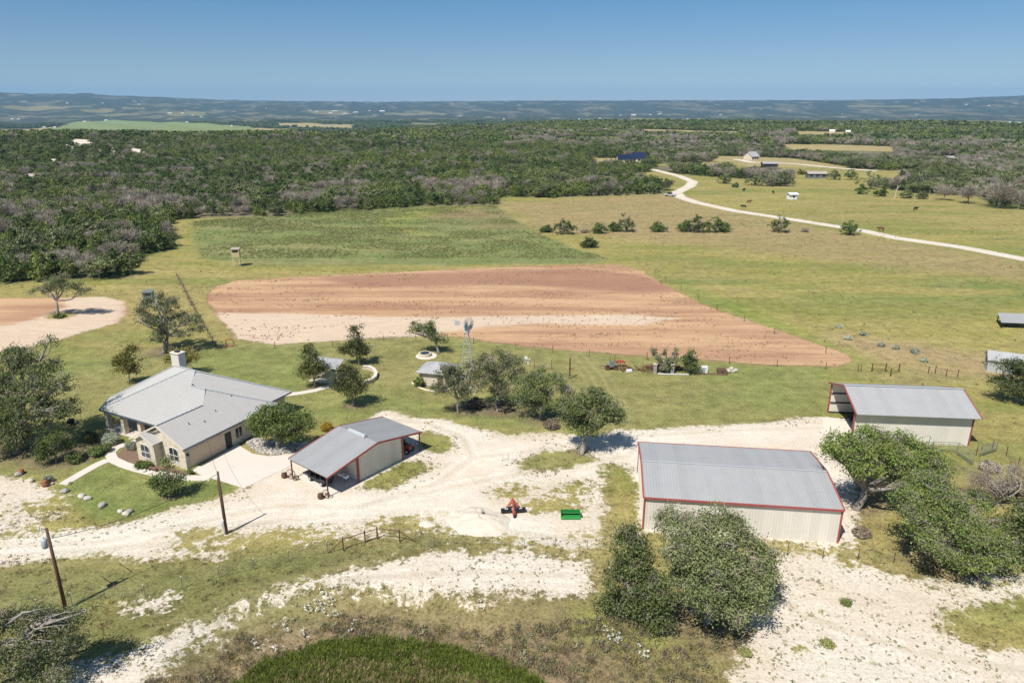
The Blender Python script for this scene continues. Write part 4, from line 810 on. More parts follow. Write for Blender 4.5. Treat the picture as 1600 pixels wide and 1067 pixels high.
# ================================================================== FOREST
def proto_tree(kind, seed, near=True):
    """returns (crown mesh, trunk mesh) of a tree about 5 m tall"""
    rg = np.random.default_rng(seed)
    if kind == 'juniper':
        lob = [(rg.normal()*.25, rg.normal()*.25, 1.5, 1.9, 1.9, 1.5), (rg.normal()*.3, rg.normal()*.3, 2.8, 1.6, 1.6, 1.4), (rg.normal()*.3, rg.normal()*.3, 3.9, 1.0, 1.0, 1.0)]
        for i in range(5): a = rg.random()*6.28; lob.append((cos(a)*1.4, sin(a)*1.4, rg.uniform(.9, 2.9), 1.0, 1.0, .9))
        n, sz, cl, pr, mat = (1500, .30, .30, 20, 'juniper') if near else (240, .8, .35, 6, 'juniper')
    elif kind == 'oak':
        lob = [(0, 0, 3.2, 2.0, 2.0, 1.3)]
        for i in range(6): a = i*1.05+rg.random(); q = rg.uniform(1.3, 2.1); lob.append((cos(a)*q, sin(a)*q, rg.uniform(2.3, 3.7), 1.35, 1.35, 1.0))
        n, sz, cl, pr, mat = (1500, .30, .34, 20, 'oakgrey') if near else (240, .8, .4, 6, 'oakgrey')
    else:
        lob = [(0, 0, 3.0, 1.8, 1.8, 1.3)]
        for i in range(6): a = i*1.05+rg.random(); q = rg.uniform(1.0, 2.0); lob.append((cos(a)*q, sin(a)*q, rg.uniform(2.2, 3.9), 1.2, 1.2, 1.1))
        n, sz, cl, pr, mat = (1100, .11, .42, 12, 'deadtree') if near else (220, .28, .5, 5, 'deadtree')
    if kind == 'dead':
        V, F, lr, cc, li = cloud(lob, n, sz, rg, cl, pr, .35)
        c = V.reshape(-1, 4, 3); m_ = c.mean(1, keepdims=True); ax = c[:, 2]-c[:, 0]; ax /= np.linalg.norm(ax, axis=1)[:, None]
        rad = (m_[:, 0]-np.array([0, 0, 1.4])); rad /= np.linalg.norm(rad, axis=1)[:, None]; dr = rad*.9+ax*.6; dr /= np.linalg.norm(dr, axis=1)[:, None]
        sd_ = np.cross(dr, rg.normal(size=dr.shape)); sd_ /= np.linalg.norm(sd_, axis=1)[:, None]
        Ln = (sz*(4.2 if near else 2.6)*rg.uniform(.5, 1.3, len(dr)))[:, None]; wd_ = sz*(.33 if near else .4)
        c = np.stack([m_[:, 0]-dr*Ln-sd_*wd_, m_[:, 0]-dr*Ln+sd_*wd_, m_[:, 0]+dr*Ln+sd_*wd_*.4, m_[:, 0]+dr*Ln-sd_*wd_*.4], 1); V = c.reshape(-1, 3)
        V[:, 2] = np.maximum(V[:, 2], .1)
    else:
        V, F, lr, cc, li = cloud(lob, n, sz, rg, cl, pr, .62, drop=.2 if near else 0); V[:, 2] = np.maximum(V[:, 2], .05)
    crown = foliage('crown', V, F, lr, M['juniperlight' if kind == 'juniper' and seed % 2 else mat])
    mb = wood(lob, cc, li, (0, 0, 0), (0, 0, 1.3), .17 if kind != 'juniper' else .12, rg, 45 if near and kind != 'juniper' else 6)
    o = mb.build('trunk', M['bark' if kind != 'dead' else 'twig']); me = o.data; bpy.data.objects.remove(o); return crown, me
PN = {k: [proto_tree(k, (7, 8, 34, 21)[i]*2+(i in (0, 3)), True) for i in range(4)] for k in ('juniper', 'oak', 'dead')}
PF = {k: [proto_tree(k, (48, 61, 70)[i]*2+(i == 0), False) for i in range(3)] for k in ('juniper', 'oak', 'dead')}
LAB = {'juniper': ('juniper_tree', 'dark green juniper in the front ranks of the woodland beyond the fields', 'juniper', 'green junipers along the front of the woodland'),
       'oak': ('oak_tree', 'grey green oak in the front ranks of the woodland beyond the fields', 'oak', 'grey green oaks along the front of the woodland'),
       'dead': ('dead_oak', 'bare pale grey dead oak in the front ranks of the woodland beyond the fields', 'dead tree', 'dead grey oaks along the front of the woodland')}
sx = lambda v: v
def candidates(r0, r1, sp):
    n = int(2*r1/sp); xs = np.arange(-r1, r1, sp); ys = np.arange(40, r1, sp); X, Y = np.meshgrid(xs, ys)
    X = (X+rng.uniform(-.45, .45, X.shape)*sp).ravel(); Y = (Y+rng.uniform(-.45, .45, Y.shape)*sp).ravel()
    r = np.hypot(X, Y); tx = X/(Y+1e-6); k = (r > r0) & (r <= r1) & (np.abs(tx) < .95); return X[k], Y[k]
def inforest(X, Y, mg=0.):
    r = np.hypot(X, Y); v = sdf(POLY['forest'], X, Y); v = np.where(r > 1450, 10, v); ux, uy = X/r, Y/r
    for st_ in (0, .035, .07, .10):                                 # trees stand clear of the sightly side of each clearing
        x_, y_ = X+ux*r*st_*np.minimum(r/700, 1.3), Y+uy*r*st_*np.minimum(r/700, 1.3)
        for k in CK:
            if st_ < .06 or k[2] == 'f': v = np.minimum(v, -sdf(POLY[k], x_, y_))
        if st_ < .09:
            for p in CAL: v = np.minimum(v, -sdf(p, x_, y_)+.5+(fbm(X/6, Y/6, 2)-.5)*14)
    for k in ('far_road', 'far_road2'): v = np.minimum(v, sdline(LINE[k][0], X, Y, 5)*-1)
    return v > mg
GZONE = [PTS(z) for z in ([(-100, 440), (0, 440), (210, 400), (265, 345), (480, 335), (700, 320), (800, 312), (800, 285), (600, 292), (300, 300), (0, 300), (-100, 300)], [(-100, 300), (250, 290), (480, 270), (420, 250), (200, 262), (-100, 270)])]
GZ2 = PTS([(1040, 270), (1200, 290), (1700, 330), (1900, 300), (1900, 230), (1200, 222), (1000, 240)]); GZ3 = PTS([(780, 236), (1200, 240), (1250, 205), (800, 205)]); GRN = PTS([(-200, 262), (-200, 215), (150, 220), (400, 235), (640, 262), (800, 270), (780, 290), (500, 275), (200, 268)])
def kinds(X, Y):
    g = np.full(X.shape, .07)
    for z in GZONE: g = np.where(sdf(z, X, Y) > 0, .27, g)
    g = np.where(sdf(GZ2, X, Y) > 0, .44, g); g = np.where(sdf(GZ3, X, Y) > 0, .34, g); g = np.where(sdf(GRN, X, Y) > 0, .06, g)
    nn = fbm(X/28, Y/28+7, 3); g = np.clip(g*(1+(nn-.5)*6), 0.01, .95)
    u = rng.random(X.shape); ok = np.where(sdf(GZ2, X, Y) > 0, .55, .16)
    return np.where(u < g, 2, np.where(u < g+(1-g)*ok, 1, 0))
X1, Y1 = candidates(180, 760, 4.7); k = inforest(X1, Y1); X1, Y1 = X1[k], Y1[k]; K1 = kinds(X1, Y1)
BLK = [P(a, b)[:2] for a, b in ((48, 279), (982, 254), (1005, 252), (1241, 310), (1276, 277), (1180, 250))]
for q in BLK: k = ~((np.abs(X1-q[0]) < 14) & (Y1 < q[1]+6) & (Y1 > q[1]-14)); X1, Y1, K1 = X1[k], Y1[k], K1[k]
S1 = rng.uniform(.6, 1.2, len(X1))*(.75+.65*fbm(X1/22, Y1/22+3, 3))*np.where(K1 == 1, 1.12, 1.0)
inv = np.abs(X1/(Y1*CP+CAM_H*SP)) < .735
order = np.argsort(np.where(inv, np.hypot(X1, Y1), 1e6)); NI = 270; ids = order[:NI]; rest = np.ones(len(X1), bool); rest[ids] = False
KN = ['juniper', 'oak', 'dead']; first = {}
Z1 = hgt(X1, Y1)
for i in ids:
    kn = KN[K1[i]]; v = int(rng.integers(4)); nm, lab, cat, grp = LAB[kn]
    if (kn, v) not in first:
        T = empty(nm, lab, cat, (0, 0, 0), 0, grp); link('trunk', PN[kn][v][1], T); link('crown', PN[kn][v][0], T); first[(kn, v)] = T
    else: T = copy_thing(first[(kn, v)], (0, 0, 0))
    s = float(S1[i]); T.location = (X1[i], Y1[i], Z1[i]-.05); T.rotation_euler.z = float(rng.uniform(0, 6.28)); T.scale = (s, s, s*float(rng.uniform(.85, 1.15)))

def scatter(name, label, cat, pts, rot, scl, idx, protos, parent=None, tilt=None):
    """one object whose points carry instances of the given meshes"""
    cl = bpy.data.collections.new(name+'_kinds')
    for i, me_ in enumerate(protos):
        o = bpy.data.objects.new('%s_%02d' % (name, i), me_); cl.objects.link(o)
    me = bpy.data.meshes.new(name); me.vertices.add(len(pts)); me.vertices.foreach_set('co', np.asarray(pts, np.float32).ravel())
    for nm, a, ty in (('rz', rot, 'FLOAT'), ('ss', scl, 'FLOAT')):
        at = me.attributes.new(nm, ty, 'POINT'); at.data.foreach_set('value', np.asarray(a, np.float32))
    at = me.attributes.new('ki', 'INT', 'POINT'); at.data.foreach_set('value', np.asarray(idx, np.int32))
    g = bpy.data.node_groups.new(name, 'GeometryNodeTree'); g.interface.new_socket('Geometry', in_out='INPUT', socket_type='NodeSocketGeometry'); g.interface.new_socket('Geometry', in_out='OUTPUT', socket_type='NodeSocketGeometry')
    N = g.nodes.new; gi = N('NodeGroupInput'); go = N('NodeGroupOutput'); ip = N('GeometryNodeInstanceOnPoints'); ci = N('GeometryNodeCollectionInfo')
    ci.inputs['Collection'].default_value = cl; ci.inputs['Separate Children'].default_value = True; ci.inputs['Reset Children'].default_value = True
    def at_(nm, ty):
        a = N('GeometryNodeInputNamedAttribute'); a.data_type = ty; a.inputs['Name'].default_value = nm; return a.outputs['Attribute']
    cx = N('ShaderNodeCombineXYZ'); g.links.new(at_('rz', 'FLOAT'), cx.inputs[2])
    g.links.new(gi.outputs[0], ip.inputs['Points']); g.links.new(ci.outputs[0], ip.inputs['Instance']); ip.inputs['Pick Instance'].default_value = True
    g.links.new(at_('ki', 'INT'), ip.inputs['Instance Index']); g.links.new(cx.outputs[0], ip.inputs['Rotation']); g.links.new(at_('ss', 'FLOAT'), ip.inputs['Scale'])
    g.links.new(ip.outputs[0], go.inputs[0])
    o = link(name, me, parent); md = o.modifiers.new('scatter', 'NODES'); md.node_group = g
    return tag(o, label, cat, kind='stuff')
def joined(cr, tr):
    """crown and trunk as one instance mesh"""
    V, F = [], []; me = bpy.data.meshes.new('woodland_tree')
    nv = len(cr.vertices); V = [tuple(v.co) for v in cr.vertices]+[tuple(v.co) for v in tr.vertices]; F = [tuple(p.vertices) for p in cr.polygons]+[tuple(i+nv for i in p.vertices) for p in tr.polygons]
    me.from_pydata(V, [], F); me.materials.append(cr.materials[0]); me.materials.append(tr.materials[0])
    me.polygons.foreach_set('material_index', [0]*len(cr.polygons)+[1]*len(tr.polygons))
    a = np.zeros(len(cr.polygons), np.float32); cr.attributes['lr'].data.foreach_get('value', a)
    at = me.attributes.new('lr', 'FLOAT', 'FACE'); at.data.foreach_set('value', np.concatenate([a, np.full(len(tr.polygons), .5, np.float32)])); me.update(); return me
NJ = [joined(*PN[k][v]) for k in KN for v in range(3)]; FJ = [joined(*PF[k][v]) for k in KN for v in range(3)]
# names sort in list order, so kind index = kind*3+variant
def bulk(X, Y, K, Sc, protos, name, label):
    u_ = fbm(X/60+11, Y/60, 3)+rng.normal(size=len(X))*.07; vv = np.where(u_ > .5, 0, np.where(rng.random(len(X)) < .5, 1, 2)); idx = K*3+vv; scatter(name, label, 'woodland', np.stack([X, Y, hgt(X, Y)-.05], 1), rng.uniform(0, 6.28, len(X)), Sc, idx, protos)
bulk(X1[rest], Y1[rest], K1[rest], S1[rest], NJ, 'woodland', 'dense woodland of green junipers and grey oaks beyond the front trees')
X2, Y2 = candidates(760, 1500, 6.2); k = inforest(X2, Y2); X2, Y2 = X2[k], Y2[k]; K2 = kinds(X2, Y2)
bulk(X2, Y2, K2, rng.uniform(.8, 1.5, len(X2))*(.7+.6*fbm(X2/40, Y2/40, 3)), FJ, 'far_woodland', 'distant band of dark green woodland with grey patches below the valley')
X3, Y3 = candidates(1500, 4200, 17.0); k = inforest(X3, Y3) & (fbm(X3/60, Y3/120, 3) > .36); X3, Y3 = X3[k], Y3[k]; K3 = kinds(X3, Y3)
bulk(X3, Y3, np.where(K3 == 2, 1, K3), rng.uniform(1.4, 2.6, len(X3)), FJ, 'valley_woodland', 'hazy blue green tree cover spread over the far valley floor')
print('forest', len(X1), len(X2), len(X3))

# ================================================================== SINGLE TREES
big = dict(clump=.40, per=26)
tree('live_oak', 'very large spreading live oak in the foreground in front of the big closed barn', 'oak', (1112, 965),
     [(1108, 850, 55, 1), (1057, 857, 38, 0), (1165, 865, 42, 1), (1110, 905, 60, -1.5), (1160, 915, 45, -1), (1190, 900, 26, 0), (1064, 915, 34, -1), (1100, 948, 26, -3), (1150, 955, 22, -3), (1185, 948, 14, -2), (1050, 815, 28, 3), (1115, 808, 26, 3), (1145, 822, 22, 3), (1085, 822, 25, 3), (1195, 870, 22, 1)], M['oakgrey'], 60000, .17, .38, twigs=240, dead=90, stems=3, fork=.22)
tree('live_oak', 'dark green live oak touching the left side of the very large foreground oak', 'oak', (1005, 960),
     [(985, 850, 30, 1.5), (1000, 885, 38, 1), (975, 910, 36, 0), (1020, 925, 38, -.5), (1003, 950, 28, -1), (1035, 965, 18, -2), (1030, 985, 12, -2.5), (960, 940, 22, 0), (985, 832, 18, 2)], M['oak'], 34000, .17, .3, twigs=150, dead=35, stems=2, fork=.22)
tree('live_oak', 'broad live oak with a thick trunk between the closed barn and the open ended barn', 'oak', (1338, 795),
     [(1312, 695, 28, 0), (1355, 690, 34, 1), (1400, 692, 32, 1), (1440, 712, 30, 0), (1450, 745, 28, -1), (1415, 755, 24, -2), (1370, 720, 34, -1), (1330, 725, 26, -1), (1410, 728, 32, -1), (1300, 712, 18, 0), (1465, 728, 22, 0), (1350, 675, 16, 1)], M['oakbright'], 34000, .19, .42, twigs=170, dead=40)
tree('live_oak', 'large live oak mixed with dead grey limbs at the lower right of the barns', 'oak', (1490, 885),
     [(1455, 760, 32, 3), (1420, 780, 30, 2), (1480, 790, 36, 1.5), (1440, 815, 34, 0), (1520, 790, 26, 2), (1500, 830, 40, -1), (1450, 850, 30, -2), (1540, 850, 34, -1), (1560, 825, 26, 1), (1530, 885, 24, -3), (1570, 872, 24, -2), (1420, 835, 22, 0), (1500, 870, 28, -2)], M['oakbright'], 42000, .18, .36, twigs=220, dead=130, stems=3, fork=.25)
tree('live_oak', 'live oak at the right edge of the frame behind the large mixed oak', 'oak', (1640, 890), [(1600, 800, 26, 1), (1625, 830, 34, 0), (1600, 850, 24, -1), (1660, 810, 40, 1)], M['oak'], 12000, .18, .3, twigs=60)
tree('dead_oak', 'leafless pale grey tree tangled beside the corral panels', 'dead tree', (1560, 790), [(1555, 760, 30, 0), (1580, 740, 24, 1), (1530, 745, 22, 1)], M['brush'], 2600, .12, .16, twigs=220, dead=120, fork=.2)
tree('live_oak', 'live oak standing alone beside the gravel drive with its shade on the gravel', 'oak', (908, 706),
     [(925, 618, 22, 0), (905, 635, 26, 0), (950, 632, 24, 0), (930, 650, 26, -.5), (895, 655, 20, 0), (958, 652, 20, 0), (915, 668, 20, -.5), (880, 632, 12, 0)], M['oak'], 20000, .19, .30, twigs=130, dead=22, stems=2, fork=.35)
tree('mesquite_tree', 'sparse grey green tree in front of the stone pump house', 'tree', (716, 645), [(700, 585, 22, 0), (727, 586, 24, 0), (712, 605, 22, -.5), (686, 606, 15, -.5), (738, 608, 20, 0), (715, 575, 16, 0)], M['oakgrey'], 8000, .19, .16, twigs=100, dead=25, shell=.3)
tree('mesquite_tree', 'tall airy grey green tree in front of the windmill tower', 'tree', (775, 640), [(770, 560, 24, 0), (798, 570, 27, 0), (762, 588, 28, 0), (795, 600, 27, 0), (748, 572, 20, 0), (815, 590, 20, 0), (775, 615, 20, -1)], M['oakgrey'], 13000, .19, .18, twigs=140, dead=35, shell=.3, stems=2)
tree('mesquite_tree', 'bushy green tree over the brush pile in the middle lawn', 'tree', (845, 655), [(845, 590, 23, 0), (862, 603, 24, 0), (830, 612, 26, 0), (850, 630, 22, -.5), (818, 598, 20, 0), (873, 592, 15, 0), (812, 630, 18, -.5)], M['oak'], 13000, .19, .18, twigs=110, dead=20, shell=.4)
tree('mesquite_tree', 'pale half bare tree between the bushy lawn tree and the drive oak', 'tree', (880, 655), [(890, 610, 15, 0), (900, 628, 14, 0), (882, 635, 14, 0)], M['oakgrey'], 2600, .18, .12, twigs=70, dead=28, shell=.3)
tree('live_oak', 'small leaning oak bent to the left beside the round stone trough', 'oak', (686, 552), [(648, 512, 13, 0), (662, 516, 13, 0), (640, 520, 8, 0), (676, 522, 12, 0), (690, 530, 10, 0), (670, 506, 8, 0)], M['oak'], 6500, .2, .22, twigs=60, fork=.45)
tree('pecan_tree', 'pecan tree left of the grey roofed pavilion', 'pecan', (492, 605), [(482, 553, 13, 0), (490, 570, 18, 0), (478, 580, 16, 0), (502, 582, 15, 0), (510, 570, 10, 0), (484, 541, 7, 0)], M['pecan'], 8000, .2, .13, twigs=60)
tree('pecan_tree', 'tall pecan tree behind the grey roofed pavilion', 'pecan', (561, 570), [(558, 515, 10, 0), (555, 530, 15, 0), (572, 540, 13, 0), (545, 545, 13, 0), (560, 552, 15, 0), (585, 537, 7, 0), (536, 548, 8, 0)], M['pecan'], 8000, .2, .14, twigs=60)
tree('pecan_tree', 'pecan tree in front of the curved stone wall', 'pecan', (552, 634), [(545, 580, 16, 0), (560, 590, 16, 0), (535, 600, 16, 0), (562, 605, 14, 0), (550, 612, 14, -.3), (525, 588, 10, 0)], M['pecan'], 8500, .19, .14, twigs=60)
tree('maple_tree', 'rounded yellow green tree on the lawn left of the house roof', 'tree', (203, 600), [(205, 548, 10, 0), (197, 560, 13, 0), (210, 566, 13, 0), (190, 572, 12, 0), (206, 577, 14, 0), (183, 566, 7, 0)], M['yellowleaf'], 7000, .2, .1, twigs=40)
tree('maple_tree', 'rounded olive green tree behind the white chimney', 'tree', (284, 585), [(275, 552, 10, 0), (290, 552, 12, 0), (302, 558, 10, 0), (268, 562, 10, 0), (285, 565, 13, 0)], M['yellowleaf'], 5500, .2, .12, twigs=30)
tree('live_oak', 'large airy grey oak behind the house with many leaning trunks', 'oak', (262, 550),
     [(240, 475, 18, 1), (262, 480, 18, 0), (225, 500, 17, 0), (250, 505, 20, 0), (280, 500, 18, 0), (300, 500, 16, 0), (212, 488, 10, 0), (245, 528, 14, -1), (285, 522, 14, 0), (310, 512, 10, 0), (248, 462, 9, 1)], M['oakgrey'], 13000, .21, .3, twigs=170, dead=45, shell=.35, stems=4)
tree('live_oak', 'lone oak standing in the small plowed field at the left', 'oak', (91, 494), [(65, 455, 14, 0), (85, 443, 16, 0), (108, 447, 15, 0), (128, 455, 11, 0), (50, 458, 9, 0), (95, 435, 10, 0)], M['oakgrey'], 9000, .22, .28, twigs=90, dead=14, fork=.42, sq=.55)
tree('live_oak', 'massive dark live oak at the left edge beside the house', 'oak', (30, 705),
     [(30, 560, 26, 3), (65, 575, 28, 3), (15, 595, 36, 2), (60, 610, 34, 1), (95, 600, 24, 1), (30, 640, 38, 0), (75, 645, 32, 0), (105, 635, 22, 1), (10, 680, 34, -1), (-30, 620, 44, 1), (-20, 670, 40, -1), (75, 535, 13, 3), (45, 670, 24, -1)], M['oak'], 52000, .19, .42, twigs=220, dead=60, stems=2)
tree('live_oak', 'bright green young oak under the massive dark oak left of the house', 'oak', (88, 722), [(95, 682, 15, 0), (78, 695, 17, 0), (100, 697, 12, 0), (70, 712, 12, -.5)], M['oakbright'], 8000, .17, .1, twigs=40)
tree('live_oak', 'rounded green oak between the house and the grey roofed shed', 'oak', (434, 702), [(418, 648, 22, 0), (445, 642, 20, 0), (400, 662, 18, 0), (432, 665, 24, -.3), (465, 655, 20, 0), (470, 672, 15, 0), (445, 680, 17, -.5), (408, 677, 15, -.3), (482, 662, 10, 0)], M['oakbright'], 22000, .18, .26, twigs=100)
tree('young_oak', 'small conical oak on the front lawn by the arched windows', 'oak', (265, 776), [(262, 722, 8, 0), (262, 738, 13, 0), (250, 750, 12, 0), (275, 750, 12, 0), (262, 760, 15, 0), (245, 757, 8, 0), (282, 757, 7, 0)], M['oak'], 8000, .17, .09, twigs=40)
tree('live_oak', 'low spreading oak with bent grey limbs in the bottom left corner', 'oak', (-20, 1075), [(20, 970, 30, 2), (60, 975, 28, 1), (100, 975, 24, 1), (135, 955, 17, 1), (30, 1010, 32, 0), (0, 1035, 40, -1), (85, 1000, 22, 0), (65, 955, 14, 1), (-30, 990, 40, 0), (90, 1018, 10, 0)], M['oakgrey'], 26000, .14, .3, twigs=170, dead=30, sq=.55)
tree('live_oak', 'low scrubby oak at the bottom edge left of the caliche track', 'oak', (75, 1085), [(60, 1050, 22, 0), (90, 1060, 18, 0), (40, 1065, 22, -1)], M['oak'], 7000, .13, .1, twigs=60, dead=20, sq=.6)
tree('live_oak', 'dark oak at the right edge in front of the small white shed', 'oak', (1590, 628), [(1570, 572, 17, 0), (1590, 575, 20, 0), (1560, 598, 17, 0), (1585, 602, 22, -.5), (1605, 590, 26, 0), (1600, 615, 16, -1)], M['oak'], 13000, .2, .26, twigs=50)
tree('elm_tree', 'tall thin bare topped tree with three leaning stems above the junk pile', 'tree', (1042, 582), [(1022, 548, 5, 0), (1025, 555, 5, 0), (1029, 561, 5, 0), (1032, 567, 5, 0), (1037, 575, 6, 0), (1040, 548, 4.5, 0), (1042, 555, 5, 0), (1044, 563, 5.5, 0), (1046, 572, 7, 0), (1057, 547, 5, 0), (1055, 554, 5, 0), (1053, 562, 5.5, 0), (1050, 570, 6, 0)], M['oakgrey'], 4600, .18, .12, twigs=200, dead=90, shell=.2, stems=3, clump=.2, drop=.1)
tree('cedar_tree', 'dense dark green tree at the right end of the junk pile trees', 'tree', (1077, 583), [(1077, 552, 8, 0), (1076, 563, 11, 0), (1080, 572, 11, 0)], M['oak'], 4200, .22, .1, twigs=20)
# lone shrubs and trees of the pasture
def small(name, label, cat, px, py, rpx, mat, n=2200, tall=1., group=None, trunk=.1, dead=0, size=.3):
    r = rpx; L = [(px, py-r*.6*tall, r*.9, 0), (px-r*.5, py-r*.5, r*.7, 0), (px+r*.5, py-r*.5, r*.7, 0), (px+r*.1, py-r*1.1*tall, r*.6, 0)]
    return tree(name, label, cat, (px, py), L, mat, n, size, trunk, group, fork=.2, clump=.35, twigs=24, dead=dead, drop=.08)
GJ = 'lone junipers dotted across the pasture'
for px, py, r, lab in ((854, 363, 8, 'small juniper just left of the round juniper in the pasture'), (882, 366, 17, 'large round juniper at the left end of the pasture row'), (935, 365, 11, 'compact round juniper in the middle of the pasture row'), (960, 362, 10, 'low juniper at the foot of the taller pasture tree'),
                       (1027, 362, 10, 'juniper touching a small grey bush in the pasture row'), (920, 387, 11, 'lone round juniper nearest the crop field corner'), (1220, 363, 18, 'large juniper on the near side of the white ranch road'), (1328, 367, 15, 'juniper touching the white ranch road, the right one of the two'),
                       (1072, 362, 13, 'leftmost juniper of the long clump in the pasture row'), (1092, 363, 19, 'tallest juniper of the long clump in the pasture row'), (1116, 363, 17, 'second tallest juniper of the long clump in the pasture row'), (1133, 362, 10, 'small juniper at the right end of the long clump')):
    small('juniper_tree', lab, 'juniper', px, py, r, M['juniper'], 2600, 1., GJ)
small('pasture_tree', 'taller grey green tree in the pasture row of junipers', 'tree', 978, 362, 16, M['oakgrey'], 2600, 1.3)
for px, py, r, lab in ((915, 364, 5, 'tiny grey bush between two round junipers'), (1039, 362, 7, 'small grey bush right of a juniper in the pasture row'), (1257, 363, 5, 'small grey bush right of the large roadside juniper'), (1083, 362, 8, 'grey bush in front of the long juniper clump')):
    small('grey_bush', lab, 'bush', px, py, r, M['brush'], 500, .8, 'small grey bushes of the pasture', .04)
for px, py, r, mt, lab in ((1347, 303, 10, 'juniper', 'dark round juniper, the left one below the grey oaks'), (1377, 307, 9, 'juniper', 'dark round juniper, the right one below the grey oaks'), (1417, 310, 9, 'oakgrey', 'small grey bush tree right of the pale dead trunk'), (1360, 296, 20, 'oakgrey', 'wide grey oak behind the two dark round junipers'),
                           (1445, 298, 24, 'oakgrey', 'broad dark grey green oak right of the pale dead trunk'), (1441, 311, 8, 'oakgrey', 'low grey bush under the broad grey green oak'), (1330, 281, 11, 'oak', 'small oak right of the long grey shed'), (1303, 281, 10, 'oak', 'small oak next to the long grey shed'), (1132, 287, 12, 'oak', 'small spreading oak above the bend of the white road'),
                           (1150, 293, 5, 'oak', 'little sapling in the far pasture'), (1180, 290, 14, 'oakgrey', 'grey oak at the left of the far pasture clump'), (1200, 291, 16, 'oakgrey', 'grey green oak in the middle of the far pasture clump'), (1226, 291, 16, 'juniper', 'dark juniper at the right end of the far pasture clump'), (1252, 273, 6, 'yellowleaf', 'small yellow tree left of the long grey shed')):
    small('pasture_tree', lab, 'tree', px, py, r, M[mt], 2400, 1.0, None, .12, 0, .38)
for px, py, r, lab in ((1475, 313, 14, 'bare grey tree left in the group at the far right pasture edge'), (1512, 318, 17, 'bare grey tree in the middle of the group at the far right pasture edge'), (1560, 325, 24, 'largest bare grey tree at the far right pasture edge'), (1590, 327, 16, 'bare grey tree at the right frame edge above the pasture'), (1400, 297, 12, 'bare grey tree behind the pale dead trunk')):
    b = P(px, py); T = copy_thing(first[('dead', 0)], b, rng.uniform(0, 6), r*mpp(b[0], b[1])/2.6, lab, 'bare trees at the pasture edge'); T['category'] = 'dead tree'
b = P(1398, 310); q = empty('dead_snag', 'pale standing dead trunk at the edge of the far pasture', 'dead tree', b)
m = MB(); m.tube([(0, 0, 0), (.2, 0, 3), (.6, 0, 6)], [.3, .22, .1], 6); m.tube([(.2, 0, 3), (-1.2, 0, 5)], [.15, .06], 5); m.tube([(.35, 0, 4), (1.8, 0, 6.2)], [.13, .05], 5); m.build('trunk', simple('bleached_wood', (.5, .45, .38), .9), q)

# ---- shrubs and garden around the house
def bush(name, label, cat, px, py, rpx, mat, n=1500, size=.12, sq=.8, group=None, z0=0):
    b = P(px, py); r = rpx*mpp(b[0], b[1]); NTREE[0] += 1; rg = np.random.default_rng(500+NTREE[0])
    lob = [(0, 0, r*sq*.9, r, r, r*sq)]+[(cos(a)*r*.35, sin(a)*r*.35, r*sq*(.7+.4*rg.random()), r*.6, r*.6, r*.55) for a in (0, 1.6, 3.1, 4.7)]
    V, F, lr, cc, li = cloud(lob, n, size, rg, .12, 20, .7); V[:, 2] = np.maximum(V[:, 2], .03)
    T = empty(name, label, cat, (b[0], b[1], b[2]+z0), 0, group); link('foliage', foliage('foliage', V, F, lr, mat), T)
    m = MB()
    for k in range(5): c = cc[rg.integers(len(cc))]; m.tube([(0, 0, -.02), tuple(c*.5), tuple(c*.9)], [.03, .02, .01], 4, False)
    m.build('stems', M['bark'], T); return T
gb = 'clipped round shrubs'
bush('round_shrub', 'round clipped green shrub, the left one of the pair by the bench', 'shrub', 220, 731, 7, M['oakbright'], 2200, .08, .9, gb); bush('round_shrub', 'round clipped green shrub, the one of the pair nearer the bench', 'shrub', 230, 731, 7.5, M['oakbright'], 2200, .08, .8, gb)
bush('sage_shrub', 'silver grey sage bush beside the porch pillars', 'shrub', 174, 694, 12, M['sage'], 3200, .09); bush('sage_shrub', 'small round grey green bush left of the arched windows', 'shrub', 206, 702, 8, M['sage'], 2200, .08)
bush('garden_shrub', 'dark leafy garden shrub left of the porch', 'shrub', 143, 690, 11, M['pecan'], 2200, .1); bush('garden_shrub', 'dark leafy shrub beside the garden path bend', 'shrub', 150, 712, 11, M['oak'], 2400, .1); bush('garden_shrub', 'low dark shrub between the porch and the garden path', 'shrub', 165, 706, 9, M['oak'], 1600, .1)
bush('garden_shrub', 'green shrub under the big oak near the garden path', 'shrub', 118, 722, 11, M['oak'], 2400, .1); bush('flowering_shrub', 'yellow flowering shrub behind the grey roofed shed', 'shrub', 511, 672, 8, M['orangefl'], 2000, .12)
bush('garden_shrub', 'green shrub at the left corner of the stone pump house', 'shrub', 655, 604, 7, M['oakbright'], 1500, .14, 1.2); bush('garden_shrub', 'low green shrub below the stone pump house wall', 'shrub', 690, 611, 7, M['oakbright'], 1300, .14, .6)
bush('garden_shrub', 'low plants in the island under the lone field oak', 'shrub', 93, 496, 8, M['oak'], 1200, .2, .35)
bush('garden_shrub', 'small leafy sapling at the garage corner', 'shrub', 297, 741, 3.2, M['oak'], 500, .1, 1.4)
bush('green_shrub', 'single small green bush on the bare caliche at the lower right', 'shrub', 1321, 944, 6, M['oakbright'], 900, .09, .8); bush('green_shrub', 'small olive weed clump on the caliche near the bottom edge', 'shrub', 1293, 1008, 8, M['grassgreen'], 900, .09, .5)
bush('green_shrub', 'green weed clump beside the bottom right grass', 'shrub', 1165, 1022, 8, M['grassgreen'], 900, .09, .5)
